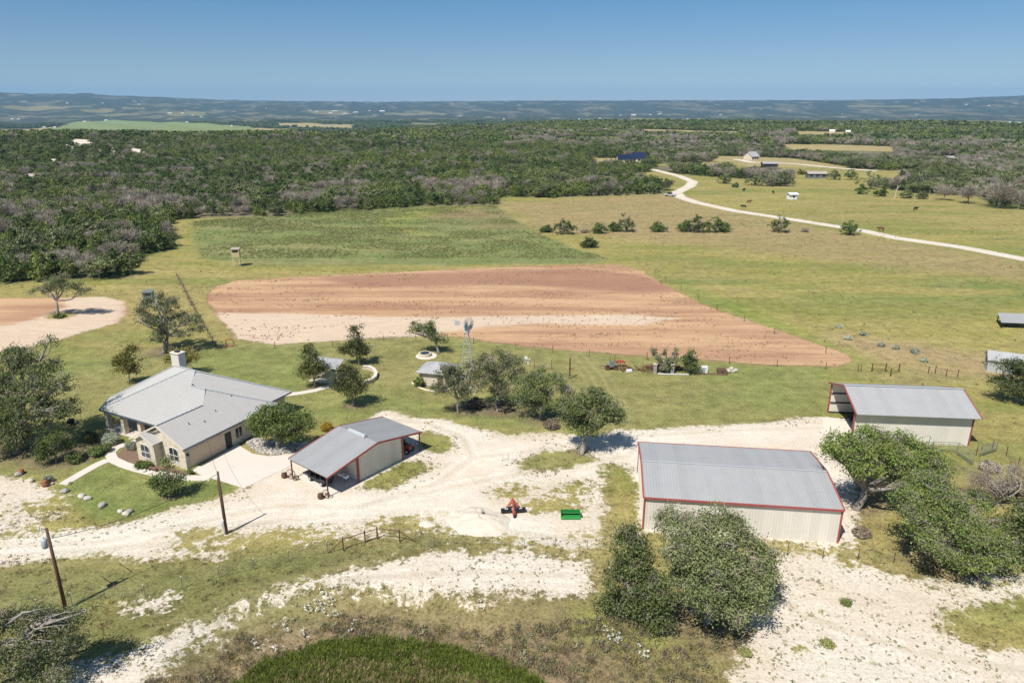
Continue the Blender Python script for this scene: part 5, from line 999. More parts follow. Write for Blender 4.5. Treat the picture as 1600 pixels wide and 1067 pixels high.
for px, py, r, lab in ((1430, 552, 6, 'pale prickly shrub, largest in the dry patch right of the plowed field'), (1400, 545, 4, 'pale shrub left of the largest one in the dry patch'), (1325, 530, 5, 'pale shrub near the tip of the plowed field'), (1349, 524, 5, 'grey shrub uphill from the plowed field tip'), (1310, 512, 4, 'pale shrub farthest uphill beside the plowed field'), (1377, 541, 5, 'pale low shrub in the dry patch left of two others'), (1445, 565, 4, 'pale shrub nearest the open ended barn')):
    bush('pale_shrub', lab, 'shrub', px, py, r, M['sage'], 900, .16, .6, 'pale shrubs right of the plowed field')
for px, py, r, lab, mt in ((862, 668, 12, 'brush pile of grey twigs under the bushy lawn tree', 'brush'), (893, 662, 9, 'smaller brush pile right of the bushy lawn tree', 'brush'), (745, 635, 14, 'low brown brush under the grey green lawn trees', 'brush'), (790, 640, 14, 'low brown brush heap under the tall airy tree', 'brush'), (1585, 770, 22, 'brown brush heap at the right frame edge by the corral', 'brush'), (1545, 735, 14, 'grey brush row along the corral fence', 'deadtree'), (1440, 880, 18, 'dry brown grass clump below the mixed oak', 'grassdry'), (1485, 900, 16, 'dry golden grass clump at the foot of the mixed oak', 'grassdry'), (1345, 835, 12, 'leaf litter brush near the thick trunk by the barn', 'brush')):
    bush('brush_pile', lab, 'brush pile', px, py, r, M[mt], 2600, .13, .45)

# ================================================================== POLES, FENCES, YARD THINGS
b1 = P(354.5, 834); b2 = P(103, 952)
q = empty('utility_pole', 'dark wooden utility pole with a grey meter box standing in the gravel drive', 'utility pole', b1)
MB().tube([(0, 0, -.1), (0, 0, 3.5), (0, 0, 7.2)], [.15, .13, .10], 10).build('pole', M['polewood'], q, True)
m = MB(); m.box((-.2, -.08, 1.15), (.22, .2, .5)); m.build('meter_box', M['steel'], q); MB().tube([(-.2, -.1, .0), (-.2, -.1, .9)], .04, 6).build('conduit', M['steel'], q); MB().tube([(-.12, -.1, 1.4), (-.12, -.1, 6.6)], .025, 5).build('cable', M['black'], q)
MB().tube([(-.17, -.1, 1.7), (-.17, -.2, 1.7)], .13, 10).build('meter', M['white'], q)
q = empty('utility_pole', 'tall wooden utility pole with a grey transformer can rising behind the bottom left oak', 'utility pole', b2)
MB().tube([(0, 0, -.1), (0, 0, 4), (0, 0, 8.2)], [.17, .15, .12], 10).build('pole', M['polewood'], q, True)
tr = MB().tube([(-.42, -.05, 6.35), (-.42, -.05, 6.4), (-.42, -.05, 7.15), (-.42, -.05, 7.2)], [.22, .25, .25, .2], 14).build('transformer', M['steel'], q, True)
MB().tube([(-.42, -.05, 7.2), (-.42, -.05, 7.45)], .05, 8).build('bushing', M['white'], tr); MB().bx(-.2, -.1, -.08, .02, 6.5, 7.0).build('bracket', M['steel'], q)
m = MB(); m.tube([(-.05, 0, 8.0), (-.65, 0, 8.05)], .035, 6); m.build('insulator_arm', M['steel'], q)
for x in (-.65, -.45): MB().tube([(x, 0, 8.05), (x, 0, 8.1), (x, 0, 8.3)], [.05, .07, .04], 8).build('insulator', M['porcelain'], q)
def wire(name, label, a, b, sag, r=.012, mat='black', grp=None):
    a, b = Vector(a), Vector(b); pts = [a+(b-a)*t-Vector((0, 0, sag*4*t*(1-t))) for t in np.linspace(0, 1, 16)]; c = a.copy()
    o = MB().tube([p-c for p in pts], r, 4).build(name, M[mat]); o.location = c; return tag(o, label, 'cable', grp)
V3 = lambda b, z: (b[0], b[1], z)
wire('power_line', 'thin sagging black power line between the two wooden utility poles', V3(b2, 7.2), V3(b1, 7.0), .9, .026)
wire('power_line', 'short drop wire from the meter pole to the garage roof', V3(b1, 6.9), hp(.4, 3.0, 3.1), .7, .014)
for px, py, lab in ((207, 894, 'short leaning steel stake farther from the transformer pole'), (181, 916, 'short leaning steel stake nearer the transformer pole')):
    b = P(px, py); q = MB().tube([(-1.2, .2, .9), (0, 0, 0)], .035, 6).tube([(0, 0, 0), (-.35, -.35, .02)], .03, 5).build('steel_stake', M['rust']); q.location = b; tag(q, lab, 'stake', 'steel stakes by the transformer pole')
def fence(name, label, pxs, h=1.25, sp=None, r=.035, rails=(), mat='rust', wires=(.35, .7, 1.1), tip=None, cat='fence', rr=.03, pts=None):
    c = [Vector(P(a, b)) for a, b in pxs] if pts is None else [Vector(p) for p in pts]; o = c[0].copy(); T = empty(name, label, cat, o); pos = []
    for i in range(len(c)-1):
        n = max(1, int(round((c[i+1]-c[i]).length/sp))) if sp else 1
        for k in range(n): pos.append(c[i]+(c[i+1]-c[i])*k/n)
    pos.append(c[-1]); pos = [Vector((p.x, p.y, float(hgt(p.x, p.y)))) for p in pos]
    for i, p in enumerate(pos[:98]):
        d = p-o; hh = h*random.uniform(.93, 1.07); pt = MB().tube([d-Vector((0, 0, .1)), d+Vector((random.uniform(-.04, .04), 0, hh))], r, 6).build('post', M[mat], T)
        if tip: MB().tube([d+Vector((0, 0, hh)), d+Vector((0, 0, hh+.1))], r*1.4, 6).build('post_cap', M[tip], pt)
    for nm, zs_, rad in (('wire', wires, .006), ('rail', rails, rr)):
        for z in zs_: MB().tube([p-o+Vector((0, 0, z)) for p in pos], rad, 4 if nm == 'wire' else 6).build(nm, M[mat if nm == 'rail' else 'greysteel'], T)
    return T
fence('wire_fence', 'low wire fence with white tipped posts crossing the lower left grass', [(60, 955), (113, 944), (165, 936), (227, 934), (286, 920), (343, 903), (398, 890), (452, 877), (512, 864)], 1.25, None, .03, mat='greysteel', tip='white')
fence('wire_fence', 'low wire fence below the caliche pile and green bucket', [(650, 846), (673, 856), (722, 850), (770, 852), (819, 856), (868, 853), (918, 858), (960, 862)], 1.1, None, .025, mat='greysteel')
fence('wire_fence', 'low wire fence in front of the big closed barn at lower right', [(1230, 868), (1285, 873), (1340, 874), (1396, 879), (1450, 884)], 1.2, None, .035)
# pipe gate in the low fence
g = [Vector(P(a, b)) for a, b in ((536.6, 860), (570.6, 848), (590, 842), (624.6, 846))]; o = g[0]
T = empty('pipe_gate', 'rusty pipe fence corner with a small gate and slanted braces', 'gate', o)
for p in g: MB().tube([p-o-Vector((0, 0, .1)), p-o+Vector((0, 0, 1.45))], .07, 8).build('post', M['rust'], T)
up = lambda p, z: p-o+Vector((0, 0, z))
for a, b in ((g[0], g[1]), (g[2], g[3])): MB().tube([up(a, 1.25), up(b, 1.25)], .045, 6).build('rail', M['rust'], T)
gt = MB().tube([up(g[1], .2)*.95+up(g[2], .2)*.05, up(g[1], 1.2)*.95+up(g[2], 1.2)*.05, up(g[2], 1.2)*.95+up(g[1], 1.2)*.05, up(g[2], .2)*.95+up(g[1], .2)*.05], .03, 6).build('gate', M['rust'], T)
m = MB()
for z in (.25, .55, .85): m.tube([up(g[1], z), up(g[2], z)], .02, 5)
m.build('gate_rails', M['rust'], T)
for a, c in ((g[0], P(511, 864)), (g[3], P(650, 846))): MB().tube([up(a, 1.2), up(Vector(c), .0)], .045, 6).build('brace', M['rust'], T)
fence('field_fence', 'long thin wire fence along the near edge of the plowed field', [(345, 545), (430, 545), (520, 543), (600, 534), (700, 533), (740, 537), (806, 547), (921, 556), (1011, 562), (1139, 569), (1290, 577), (1340, 581)], 1.3, 7.5, .05)
OF = fence('old_fence', 'dark old brush covered fence line between the two plowed fields', [(276, 432), (284, 446), (292, 462), (300, 478), (312, 500), (325, 522), (336, 543)], 1.2, 3.2, .06, rails=(.75,), mat='wood', wires=(.35,), rr=.03)
fp = [Vector(P(a, b))-OF.location for a, b in ((276, 432), (284, 446), (292, 462), (300, 478), (312, 500), (325, 522), (336, 543))]; lb = []
for i in range(6):
    for t_ in (0, .22, .47, .7, .9): c = fp[i].lerp(fp[i+1], t_+random.uniform(-.05, .05)); r_ = random.uniform(.12, .45); lb.append((c.x, c.y, r_*.6, r_*1.1, r_*1.1, r_))
V, F, lr, cc, li = cloud(lb, 1100, .14, np.random.default_rng(8), .25, 12, .4); V[:, 2] = np.maximum(V[:, 2], .03); link('overgrowth', foliage('overgrowth', V, F, lr, M['brush']), OF)
fence('field_fence', 'wire fence running beside the plowed field up its right edge', [(1345, 580), (1290, 552), (1210, 522), (1120, 485), (1040, 440), (1010, 415)], 1.2, 9.0, .05)
T = fence('pipe_gate', 'dark pipe gate and corner braces past the tip of the plowed field', [(1362, 580), (1383, 581), (1391, 588), (1404, 581)], 1.4, None, .09, rails=(.5, 1.2), wires=(), cat='gate')
fence('pipe_gate', 'two dark gate posts with a low panel right of the pipe corner', [(1450, 583), (1461, 583), (1478, 588), (1496, 590)], 1.3, None, .07, rails=(.5, 1.0), wires=(), cat='gate')
fence('lawn_fence', 'low fence frame with tall posts behind the bushy lawn tree', [(835, 575), (862, 577), (890, 588)], 1.6, None, .05, rails=(), wires=(.4, .8, 1.3))
q = empty('lawn_pole', 'single dark slender pole on the lawn left of the junk pile', 'pole', P(890, 592)); m = MB().tube([(0, 0, -.1), (0, 0, 3.6)], .11, 8).build('pole', M['polewood'], q); MB().box((.2, 0, 1.7), (.8, .08, .08)).build('crossbar', M['polewood'], q)
def cpanel(name, label, a, b, h, n, mat, grp, arch=0):
    a, b = Vector(a), Vector(b); d = b-a; T = empty(name, label, 'corral panel', a, 0, grp)
    MB().tube([(0, 0, .05), (0, 0, h+arch), tuple(d+Vector((0, 0, h+arch))), tuple(d+Vector((0, 0, .05)))], .035, 6, True).build('frame', M[mat], T)
    for k in range(n): z = .25+(h-.25)*k/max(1, n-1 if arch else n); MB().tube([(0, 0, z), tuple(d+Vector((0, 0, z)))], .025, 6).build('rail', M[mat], T)
    for t in (.33, .66): MB().tube([tuple(d*t+Vector((0, 0, .2))), tuple(d*t+Vector((0, 0, h)))], .02, 5).build('upright', M[mat], T)
    return T
gcp = 'steel corral panels'
cpanel('corral_panel', 'tall green grey slatted corral gate standing open beside the open ended barn', P(1495, 711), P(1519, 728), 1.75, 7, 'greysteel', gcp)
cpanel('corral_panel', 'grey corral panel along the barn wall, left of the tall gate', P(1455, 707), P(1494, 708), 1.5, 5, 'greysteel', gcp)
cpanel('corral_panel', 'arched walk through corral panel farthest left along the barn wall', P(1433, 707), P(1449, 705), 1.4, 4, 'greysteel', gcp, .75)
cpanel('corral_panel', 'second, smaller arched corral panel near the barn wall', P(1438, 711), P(1453, 709), 1.3, 3, 'greysteel', gcp, .35)
cpanel('corral_panel', 'thin corral panel right of the barn corner', P(1530, 714), P(1556, 706), 1.4, 5, 'greysteel', gcp)
cpanel('corral_panel', 'thin rusty corral panel near the right frame edge', P(1575, 735), P(1602, 752), 1.3, 5, 'rust', gcp)
fence('pasture_fence', 'light wire fence curving from the corral past the right frame edge', [(1525, 712), (1550, 702), (1572, 712), (1590, 730), (1615, 752)], 1.3, 4, .05)

# windmill
wb = P(731, 610); hub = at_depth(733, 505, wb[1]); hz = hub[2]
T = empty('windmill', 'steel lattice windmill tower with a small bladed wheel and tail behind the stone pump house', 'windmill', wb)
zt_ = hz-.5
corner = lambda sx_, sy_, z: (sx_*(1.25-1.1*z/zt_), sy_*(1.25-1.1*z/zt_), z)
for sx_ in (-1, 1):
    for sy_ in (-1, 1): MB().tube([corner(sx_, sy_, 0), corner(sx_, sy_, zt_)], .045, 5).build('leg', M['steel'], T)
m = MB(); zz_ = [zt_*k/8 for k in range(9)]
for i, z in enumerate(zz_):
    cs = [corner(-1, -1, z), corner(1, -1, z), corner(1, 1, z), corner(-1, 1, z)]
    for k in range(4):
        m.tube([cs[k], cs[(k+1) % 4]], .025, 4)
        if i < 8: n_ = [corner(-1, -1, zz_[i+1]), corner(1, -1, zz_[i+1]), corner(1, 1, zz_[i+1]), corner(-1, 1, zz_[i+1])]; m.tube([cs[k], n_[(k+1) % 4]], .015, 4)
m.build('bracing', M['steel'], T)
MB().bx(-.45, .45, -.45, .45, zt_-.9, zt_-.85).build('platform', M['steel'], T); MB().box((0, 0, hz), (.35, .5, .35), rz=.5).build('gearbox', M['steel'], T)
wl = bpy.data.objects.new('wheel', None); COL.objects.link(wl); wl.parent = T; wl.location = (.35, -.3, hz); wl.rotation_euler = (0, 0, R(50))
m = MB()
for k in range(16):
    a = 2*pi*k/16; M_ = Matrix.Rotation(a, 4, 'Y'); pts = [M_ @ Vector(p) for p in ((-.05, -.04, .3), (.05, .04, .3), (.15, .10, 1.1), (-.15, -.10, 1.1))]; m.add(pts+[p+Vector((0, .012, 0)) for p in pts], [(0, 1, 2, 3), (7, 6, 5, 4), (0, 4, 5, 1), (1, 5, 6, 2), (2, 6, 7, 3), (3, 7, 4, 0)])
m.build('blades', M['steel'], wl); m = MB(); m.tube([(.75*cos(a), 0, .75*sin(a)) for a in np.linspace(0, 2*pi, 17)], .02, 4, False); m.tube([(0, -.1, 0), (0, .4, 0)], .08, 8); m.build('wheel_hub', M['steel'], wl)
MB().tube([(0, 0, hz), (-1.15, .3, hz-.1)], .03, 5).build('tail_boom', M['steel'], T)
m = MB(); m.add([(-1.0, .28, hz+.22), (-1.75, .45, hz+.3), (-1.75, .45, hz-.5), (-1.0, .28, hz-.35), (-1.0, .3, hz+.22), (-1.75, .47, hz+.3), (-1.75, .47, hz-.5), (-1.0, .3, hz-.35)], [(0, 1, 2, 3), (7, 6, 5, 4), (0, 4, 5, 1), (1, 5, 6, 2), (2, 6, 7, 3), (3, 7, 4, 0)]); m.build('tail_vane', M['steel'], T)
# stone pump house
T = empty('pump_house', 'small limestone pump house with a pyramid metal roof half hidden by trees', 'shed', P(656, 602), R(-14))
MB().bx(0, 4.6, 0, 4.0, 0, 2.3).build('wall', M['stone'], T)
m = MB(); ap = (2.3, 2.0, 3.5); cs = [(-.5, -.5, 2.3), (5.1, -.5, 2.3), (5.1, 4.5, 2.3), (-.5, 4.5, 2.3)]
for k in range(4): m.slab([cs[k], cs[(k+1) % 4], ap], .05); m.panel([cs[k], cs[(k+1) % 4], ap], Vector(ap)-(Vector(cs[k])+Vector(cs[(k+1) % 4]))/2, nrm3([cs[k], cs[(k+1) % 4], ap]), .4, .04, .03)
m.build('roof', M['roof'], T); MB().bx(3.0, 3.9, -.04, -.0, 0, 2.0).build('door', M['wood'], T)
q = empty('low_stone_wall', 'low curved limestone edging wall around the pump house garden', 'wall', P(660, 606)); pts = [Vector(P(a, b))-q.location for a, b in ((644, 598), (652, 604), (664, 609), (682, 612), (700, 608), (716, 602))]
MB().tube(pts, .16, 6).build('stone_course', M['stone'], q)
MB_ = MB(); tb = P(664, 556); T = empty('stone_trough', 'round limestone water trough on a pale circular pad under the leaning oak', 'trough', tb)
MB().tube([(0, 0, .0), (0, 0, .55)], [1.15, 1.1], 20).build('basin', M['stone'], T); MB().tube([(0, 0, .551), (0, 0, .56)], .85, 20).build('water', M['glass'], T); MB().tube([(.25, 0, -.02), (.25, 0, .05)], [1.9, 1.8], 22).build('pad', M['concrete'], T)
# pavilion
pv = P(514, 592); T = empty('pavilion', 'small open pavilion with a grey ribbed metal roof between three pecan trees', 'pavilion', pv, R(-17))
m = MB(); roof_plane(m, [(-2.4, -1.6, 2.5), (2.6, -1.6, 2.5), (2.6, .6, 3.4), (-2.4, .6, 3.4)], (0, -1, 0), .35); roof_plane(m, [(2.6, 2.8, 2.5), (-2.4, 2.8, 2.5), (-2.4, .62, 3.4), (2.6, .62, 3.4)], (0, 1, 0), .35); m.build('roof', M['roof'], T)
for x in (-2.1, 2.3):
    for y in (-1.3, 2.5): MB().bx(x-.1, x+.1, y-.1, y+.1, 0, 2.5).build('post', M['trim'], T)
MB().bx(-2.6, 2.8, -1.8, 3.0, -.02, .08).build('floor', M['concrete'], T)
q = empty('curved_stone_wall', 'curved low white stone seat wall behind the front pecan tree', 'wall', P(585, 590)); pts = [Vector(P(a, b))-q.location for a, b in ((568, 577), (577, 577), (584, 581), (588, 587), (586, 593), (579, 598), (568, 602))]
m = MB()
for i in range(len(pts)-1): d = pts[i+1]-pts[i]; m.box((pts[i]+pts[i+1])/2+Vector((0, 0, .28)), (d.length+.1, .45, .56+.004*(i % 2)), math.atan2(d.y, d.x))
m.build('stone_course', M['stone'], q)
m = MB()
for i in range(len(pts)-1): d = pts[i+1]-pts[i]; m.box((pts[i]+pts[i+1])/2+Vector((0, 0, .60)), (d.length+.14, .55, .07+.004*(i % 2)), math.atan2(d.y, d.x))
m.build('cap_stones', M['concrete'], q)

# ---- machines on the gravel
gp = P(803, 806); T = empty('rear_blade', 'red tractor implement with wide black grading blades lying on the gravel', 'implement', gp, R(4))
for a, b, rz in ((-1.35, -.2, .06), (.25, 1.3, .1)):
    m = MB(); m.box(((a+b)/2, .45, .28), (b-a, .08, .5), rz, rx=.35); m.box(((a+b)/2, .62, .50), (b-a, .35, .06), rz); m.box(((a+b)/2, .82, .3), (b-a, .06, .42), rz); bl = m.build('blade', M['black'], T)
    MB().box(((a+b)/2, .60, .545), ((b-a)*.3, .12, .02), rz).build('label_plate', M['white'], bl)
m = MB(); m.tube([(0, -.3, .35), (0, .6, .6), (0, 1.9, .75)], [.09, .12, .1], 8); m.box((0, 0, .4), (.3, .5, .25)); m.build('spine', M['redmach'], T)
for s_ in (-1, 1):
    m = MB(); m.add([(0, 2.2, .95), (s_*.75, 1.35, .35), (s_*.55, 1.2, .3), (0, 1.65, .8), (0, 2.2, .85), (s_*.75, 1.35, .25), (s_*.55, 1.2, .2), (0, 1.65, .7)], [(0, 1, 2, 3), (7, 6, 5, 4), (0, 4, 5, 1), (1, 5, 6, 2), (2, 6, 7, 3), (3, 7, 4, 0)]); m.build('hitch_arm', M['redmach'], T)
    MB().tube([(s_*.75, 1.3, .3), (s_*.25, 1.25, .35)], .05, 6).build('hitch_pin', M['black'], T)
MB().tube([(.05, -.3, .3), (.05, -.35, .05)], .16, 10).build('gauge_wheel', M['tyre'], T)
gp = P(892, 811); T = empty('loader_bucket', 'bright green open loader bucket lying on the caliche', 'bucket', gp, R(0))
m = MB(); m.bx(-1.0, 1.0, 0, .95, 0, .05); m.bx(-1.0, 1.0, .93, .98, .05, .62); m.box((0, .02, .14), (2.0, .35, .05), rx=.3); m.box((0, .80, .22), (1.96, .4, .05), rx=-.75); m.build('shell', M['green'], T)
for x in (-1.02, 1.02): mm = MB(); mm.add([(x-.02, -.1, 0), (x-.02, .98, 0), (x-.02, .98, .62), (x-.02, .5, .55), (x+.02, -.1, 0), (x+.02, .98, 0), (x+.02, .98, .62), (x+.02, .5, .55)], [(0, 3, 2, 1), (4, 5, 6, 7), (0, 1, 5, 4), (1, 2, 6, 5), (2, 3, 7, 6), (3, 0, 4, 7)]); mm.build('side_plate', M['green'], T)
MB().box((1.12, .3, .35), (.12, .3, .15)).build('hose_bracket', M['black'], T)
def mound(name, label, px, py, rx, ry, h, mat, seed):
    c = P(px, py); rg = random.Random(seed); V = []; F = []; nr_, ns = 22, 60
    for i in range(nr_+1):
        t = i/nr_
        for k in range(ns):
            a = 2*pi*k/ns; e = 1+.08*sin(2*a+seed)+.05*sin(5*a+seed*2)+.03*sin(11*a)
            x, y = rx*t*e*cos(a), ry*t*e*sin(a); z = h*(1-t**1.25)*(1+.12*sin(3*a+2*t))*(.8+.2*(1-t))+(fbm(np.array([x*1.4+50]), np.array([y*1.4+50]), 4)[0]-.5)*.38*min(1, (1-t)*4)
            V.append((x, y, max(z, .012) if t < 1 else -.05))
    for i in range(nr_):
        for k in range(ns): k2 = (k+1) % ns; F.append((i*ns+k, (i+1)*ns+k, (i+1)*ns+k2, i*ns+k2))
    o = link(name, mesh_np(name, V, F, [mat], True)); o.location = c; return tag(o, label, 'gravel pile')
calm = simple('loose_caliche', (.60, .53, .43), .95, var=.22, sc=1.5, bump=.06)
mound('caliche_pile', 'large pale pile of loose caliche left of the red implement', 748, 815, 3.4, 2.9, .85, calm, 3); mound('caliche_pile', 'low small mound of caliche at the left of the large pile', 668, 819, 1.0, .6, .35, calm, 5); mound('caliche_pile', 'tiny caliche heap just above the left edge of the large pile', 711, 803, .7, .5, .4, calm, 8)
def rock(label, px, py, s, mat='rock', sc=(1, .8, .6), grp='limestone rocks on the lawn edge', z=0, seed=1):
    b = P(px, py); o = MB().ico((0, 0, 0), s, 2, .10, sc, seed).build('rock', M[mat]); o.location = (b[0], b[1], b[2]+s*sc[2]*.6+z); o.rotation_euler.z = seed*1.3; return tag(o, label, 'rock', grp)
rock('brownish stone on top of the large caliche pile', 750, 808, .42, 'rock', (1, .8, .9), None, .5, 2)
for lab, px, py, s, mt, sd_ in (('grey rounded rock nearest the end of the garden path', 101, 769, .5, 'greyrock', 3), ('pale rock, the left one of a touching pair on the lawn', 128, 777, .5, 'rock', 4), ('pale rock, the right one of a touching pair on the lawn', 137, 780, .45, 'rock', 5), ('flat grey rock between the pair and the rock cluster', 160, 791, .5, 'greyrock', 6),
                                ('white rock in the cluster at the drive edge', 197, 804, .45, 'rock', 7), ('grey rock at the right of the cluster at the drive edge', 203, 800, .4, 'greyrock', 8), ('tan rock at the left of the cluster at the drive edge', 188, 800, .38, 'rock', 9), ('white stone edging beside the round clipped shrubs', 213, 734, .32, 'rock', 10), ('white stone beside the front bench', 226, 737, .34, 'rock', 11), ('white boulder behind the small grey green bush', 214, 697, .45, 'rock', 12),
                                ('limestone block under the yard oak at the far left', 30, 742, .5, 'greyrock', 13), ('limestone block at the shady edge of the left gravel', 48, 752, .4, 'rock', 14), ('pale stone beside the terracotta pot', 80, 757, .35, 'rock', 15)):
    rock(lab, px, py, s, mt, seed=sd_)
rg_ = random.Random(5); rb = np.array([P(a, b)[:2] for a, b in ((383, 692), (400, 684), (440, 690), (470, 692), (478, 700), (458, 707), (430, 712), (402, 708))])
xs = rng.uniform(rb[:, 0].min(), rb[:, 0].max(), 1500); ys = rng.uniform(rb[:, 1].min(), rb[:, 1].max(), 1500); k = sdf(rb, xs, ys) > .1; xs, ys = xs[k][:600], ys[k][:600]
def me_of(mb, name, mat): o = mb.build(name, mat); me = o.data; bpy.data.objects.remove(o); return me
stones = [me_of(MB().ico((0, 0, .05), .2, 1, .18, (1, .8, .6), s), 'stone', M[mt]) for s, mt in ((1, 'rock'), (2, 'greyrock'), (3, 'greyrock'))]
scatter('rock_mulch', 'bed of grey and white rocks under the rounded oak beside the driveway', 'rocks', np.stack([xs, ys, np.full(len(xs), .03)], 1), rng.uniform(0, 6, len(xs)), rng.uniform(.5, 1.4, len(xs)), rng.integers(0, 3, len(xs)), stones)
b = P(72, 759); T = empty('clay_pot', 'large orange clay pot tipped on the gravel edge with a cactus beside it', 'pot', b)
MB().tube([(0, 0, .0), (0, 0, .12), (0, 0, .4), (0, 0, .62), (0, 0, .72)], [.25, .42, .5, .32, .38], 16).build('bowl', M['pot'], T, True); bush('cactus', 'grey green cactus plants behind the clay pot', 'plant', 77, 752, 6, M['sage'], 500, .13, 1.1)
b = P(33, 740); T = empty('clay_pot', 'brown clay pot in the shade of the massive dark oak', 'pot', b); MB().tube([(0, 0, .0), (0, 0, .12), (0, 0, .4), (0, 0, .6)], [.2, .36, .4, .28], 14).build('bowl', M['pot'], T, True)
b = P(112, 664); T = empty('fire_pot', 'dark round iron kettle on the lawn left of the porch', 'pot', b); MB().tube([(0, 0, .25), (0, 0, .3), (0, 0, .6), (0, 0, .8), (0, 0, .84)], [.2, .4, .5, .42, .46], 14).build('bowl', M['black'], T, True)
for a in (0, 2.1, 4.2): MB().tube([(.35*cos(a), .35*sin(a), .4), (.45*cos(a), .45*sin(a), 0)], .03, 5).build('leg', M['black'], T)
b = P(240, 736); T = empty('garden_bench', 'small brown wooden bench beside the round shrubs', 'bench', b, R(-20)); MB().bx(-.6, .6, -.2, .2, .4, .46).build('seat', M['wood'], T)
for x in (-.5, .5): MB().bx(x-.05, x+.05, -.18, .18, 0, .4).build('leg', M['wood'], T)
b = hp(-14.0, 4.6, .12); T = empty('porch_chair', 'brown porch chair in the shade behind the middle porch pillars', 'chair', b, R(-40)); MB().bx(-.3, .3, -.3, .3, .38, .46).build('seat', M['wood'], T); MB().box((0, .3, .8), (.6, .06, .75), rx=-.15).build('backrest', M['wood'], T)
for x in (-.26, .26):
    for y in (-.26, .26): MB().bx(x-.03, x+.03, y-.03, y+.03, 0, .38).build('leg', M['wood'], T)
b = P(101, 758); b = P(360, 542); T = empty('ring_feeder', 'orange rusty ring standing at the corner of the field fence', 'feeder', b); MB().tube([(.75*cos(a), 0, .8+.75*sin(a)) for a in np.linspace(0, 2*pi, 21)], .10, 6, False).build('rim', M['redmach'], T)
b = P(1377, 606); T = empty('water_tank', 'white plastic tank standing behind the open ended barn', 'tank', (b[0], 98.0, 0)); MB().tube([(-.9, 0, 1.0), (-.8, 0, 1.0), (.8, 0, 1.0), (.9, 0, 1.0)], [.6, .95, .95, .6], 16).build('tank', M['white'], T, True); MB().bx(-.8, .8, -.5, .5, 0, .3).build('cradle', M['rust'], T)
b = P(1326, 664); T = empty('flatbed_trailer', 'dark small trailer frame parked inside the open barn end', 'trailer', (b[0]+1.6, b[1]+1.2, 0), R(-5)); MB().bx(-1.2, 1.6, -.7, .7, .45, .6).build('deck', M['black'], T); MB().tube([(-1.2, 0, .5), (-2.3, -.2, .45)], .06, 6).build('tongue', M['black'], T)
for y in (-.8, .8): MB().tube([(.2, y-.1, .33), (.2, y+.1, .33)], .33, 12).build('wheel', M['tyre'], T)

# ---- junk row behind the lawn
def part(T, nm, m, mat): return m.build(nm, M[mat], T)
T = empty('old_implement', 'rusty grey old farm implement at the left end of the junk row', 'implement', P(955, 577)); part(T, 'frame', MB().box((0, 0, .7), (1.6, 1.0, .2)).box((.1, .2, 1.1), (.7, .6, .5)), 'greysteel')
for x in (-.7, .7): part(T, 'wheel', MB().tube([(x, -.5, .45), (x, -.4, .45)], .45, 12), 'rust')
part(T, 'mast', MB().tube([(-.2, .3, 1.0), (-.2, .3, 2.2)], .05, 6).tube([(.6, .4, 1.0), (.6, .4, 2.5)], .05, 6), 'rust'); part(T, 'drawbar', MB().tube([(-.8, 0, .6), (-2.0, .2, .6)], .06, 6), 'rust')
T = empty('red_implement', 'faded red plough frame behind the old farm implement', 'implement', P(969, 573)); part(T, 'frame', MB().box((0, 0, .85), (1.7, .5, .18)).box((0, .2, 1.0), (1.2, .3, .15)), 'redmach')
for x in (-.6, .0, .6): part(T, 'tine', MB().tube([(x, 0, .85), (x+.1, -.2, .4), (x+.1, 0, .05)], .04, 5), 'redmach')
T = empty('pipe_heap', 'slanting heap of rusty pipes and boards in the junk row', 'scrap', P(992, 581)); m = MB()
for k in range(16): x = random.uniform(-2, 2); m.tube([(x, random.uniform(-.3, .8), random.uniform(.0, .2)), (x+random.uniform(-1.6, -.6), random.uniform(.6, 1.2), random.uniform(.5, 1.1))], random.uniform(.04, .09), 5)
part(T, 'pipes', m, 'rust'); part(T, 'board', MB().box((-1.0, -.3, .3), (.9, .5, .4), .3), 'white')
T = empty('wire_cages', 'rusty wire cages stacked at the foot of the bare topped tree', 'scrap', P(1013, 582)); m = MB()
for x in np.linspace(-.9, .9, 8): m.tube([(x, 0, 0), (x, 0, 1.2)], .025, 4); m.tube([(x, .9, 0), (x, .9, 1.2)], .025, 4)
for z in (.1, .5, .9, 1.2): m.tube([(-.9, 0, z), (.9, 0, z)], .025, 4); m.tube([(-.9, .9, z), (.9, .9, z)], .025, 4)
part(T, 'cage', m, 'rust')
for lab, px in (('grey stone gate pillar at the left of the junk clutter', 1023), ('grey stone gate pillar in the middle of the junk clutter', 1050)):
    T = empty('stone_pillar', lab, 'pillar', P(px, 583), 0, 'stone pillars in the junk row'); part(T, 'shaft', MB().bx(-.25, .25, -.25, .25, 0, 1.5), 'greyrock'); part(T, 'cap', MB().bx(-.33, .33, -.33, .33, 1.5, 1.65), 'rock')
T = empty('old_chair', 'white metal chair lying among the junk between the pillars', 'chair', P(1036, 577)); part(T, 'seat', MB().box((0, 0, .6), (.7, .7, .06), .4, rx=.3), 'white'); part(T, 'backrest', MB().box((0, .35, 1.0), (.7, .06, .8), .4, rx=.3), 'white'); part(T, 'frame', MB().tube([(-.3, -.3, 0), (-.3, -.3, .6), (.3, -.3, .6), (.3, -.3, 0)], .03, 5), 'steel')
T = empty('scrap_heap', 'heap of rusty scrap and bent metal behind the two pillars', 'scrap', P(1040, 579)); m = MB()
for k in range(26): m.box((random.uniform(-3.2, 2.8), random.uniform(-.3, 1.2), random.uniform(.1, .7)), (random.uniform(.2, .9), random.uniform(.1, .5), random.uniform(.05, .4)), random.uniform(0, 3), random.uniform(-.5, .5), random.uniform(-.5, .5))
part(T, 'scrap', m, 'rust')
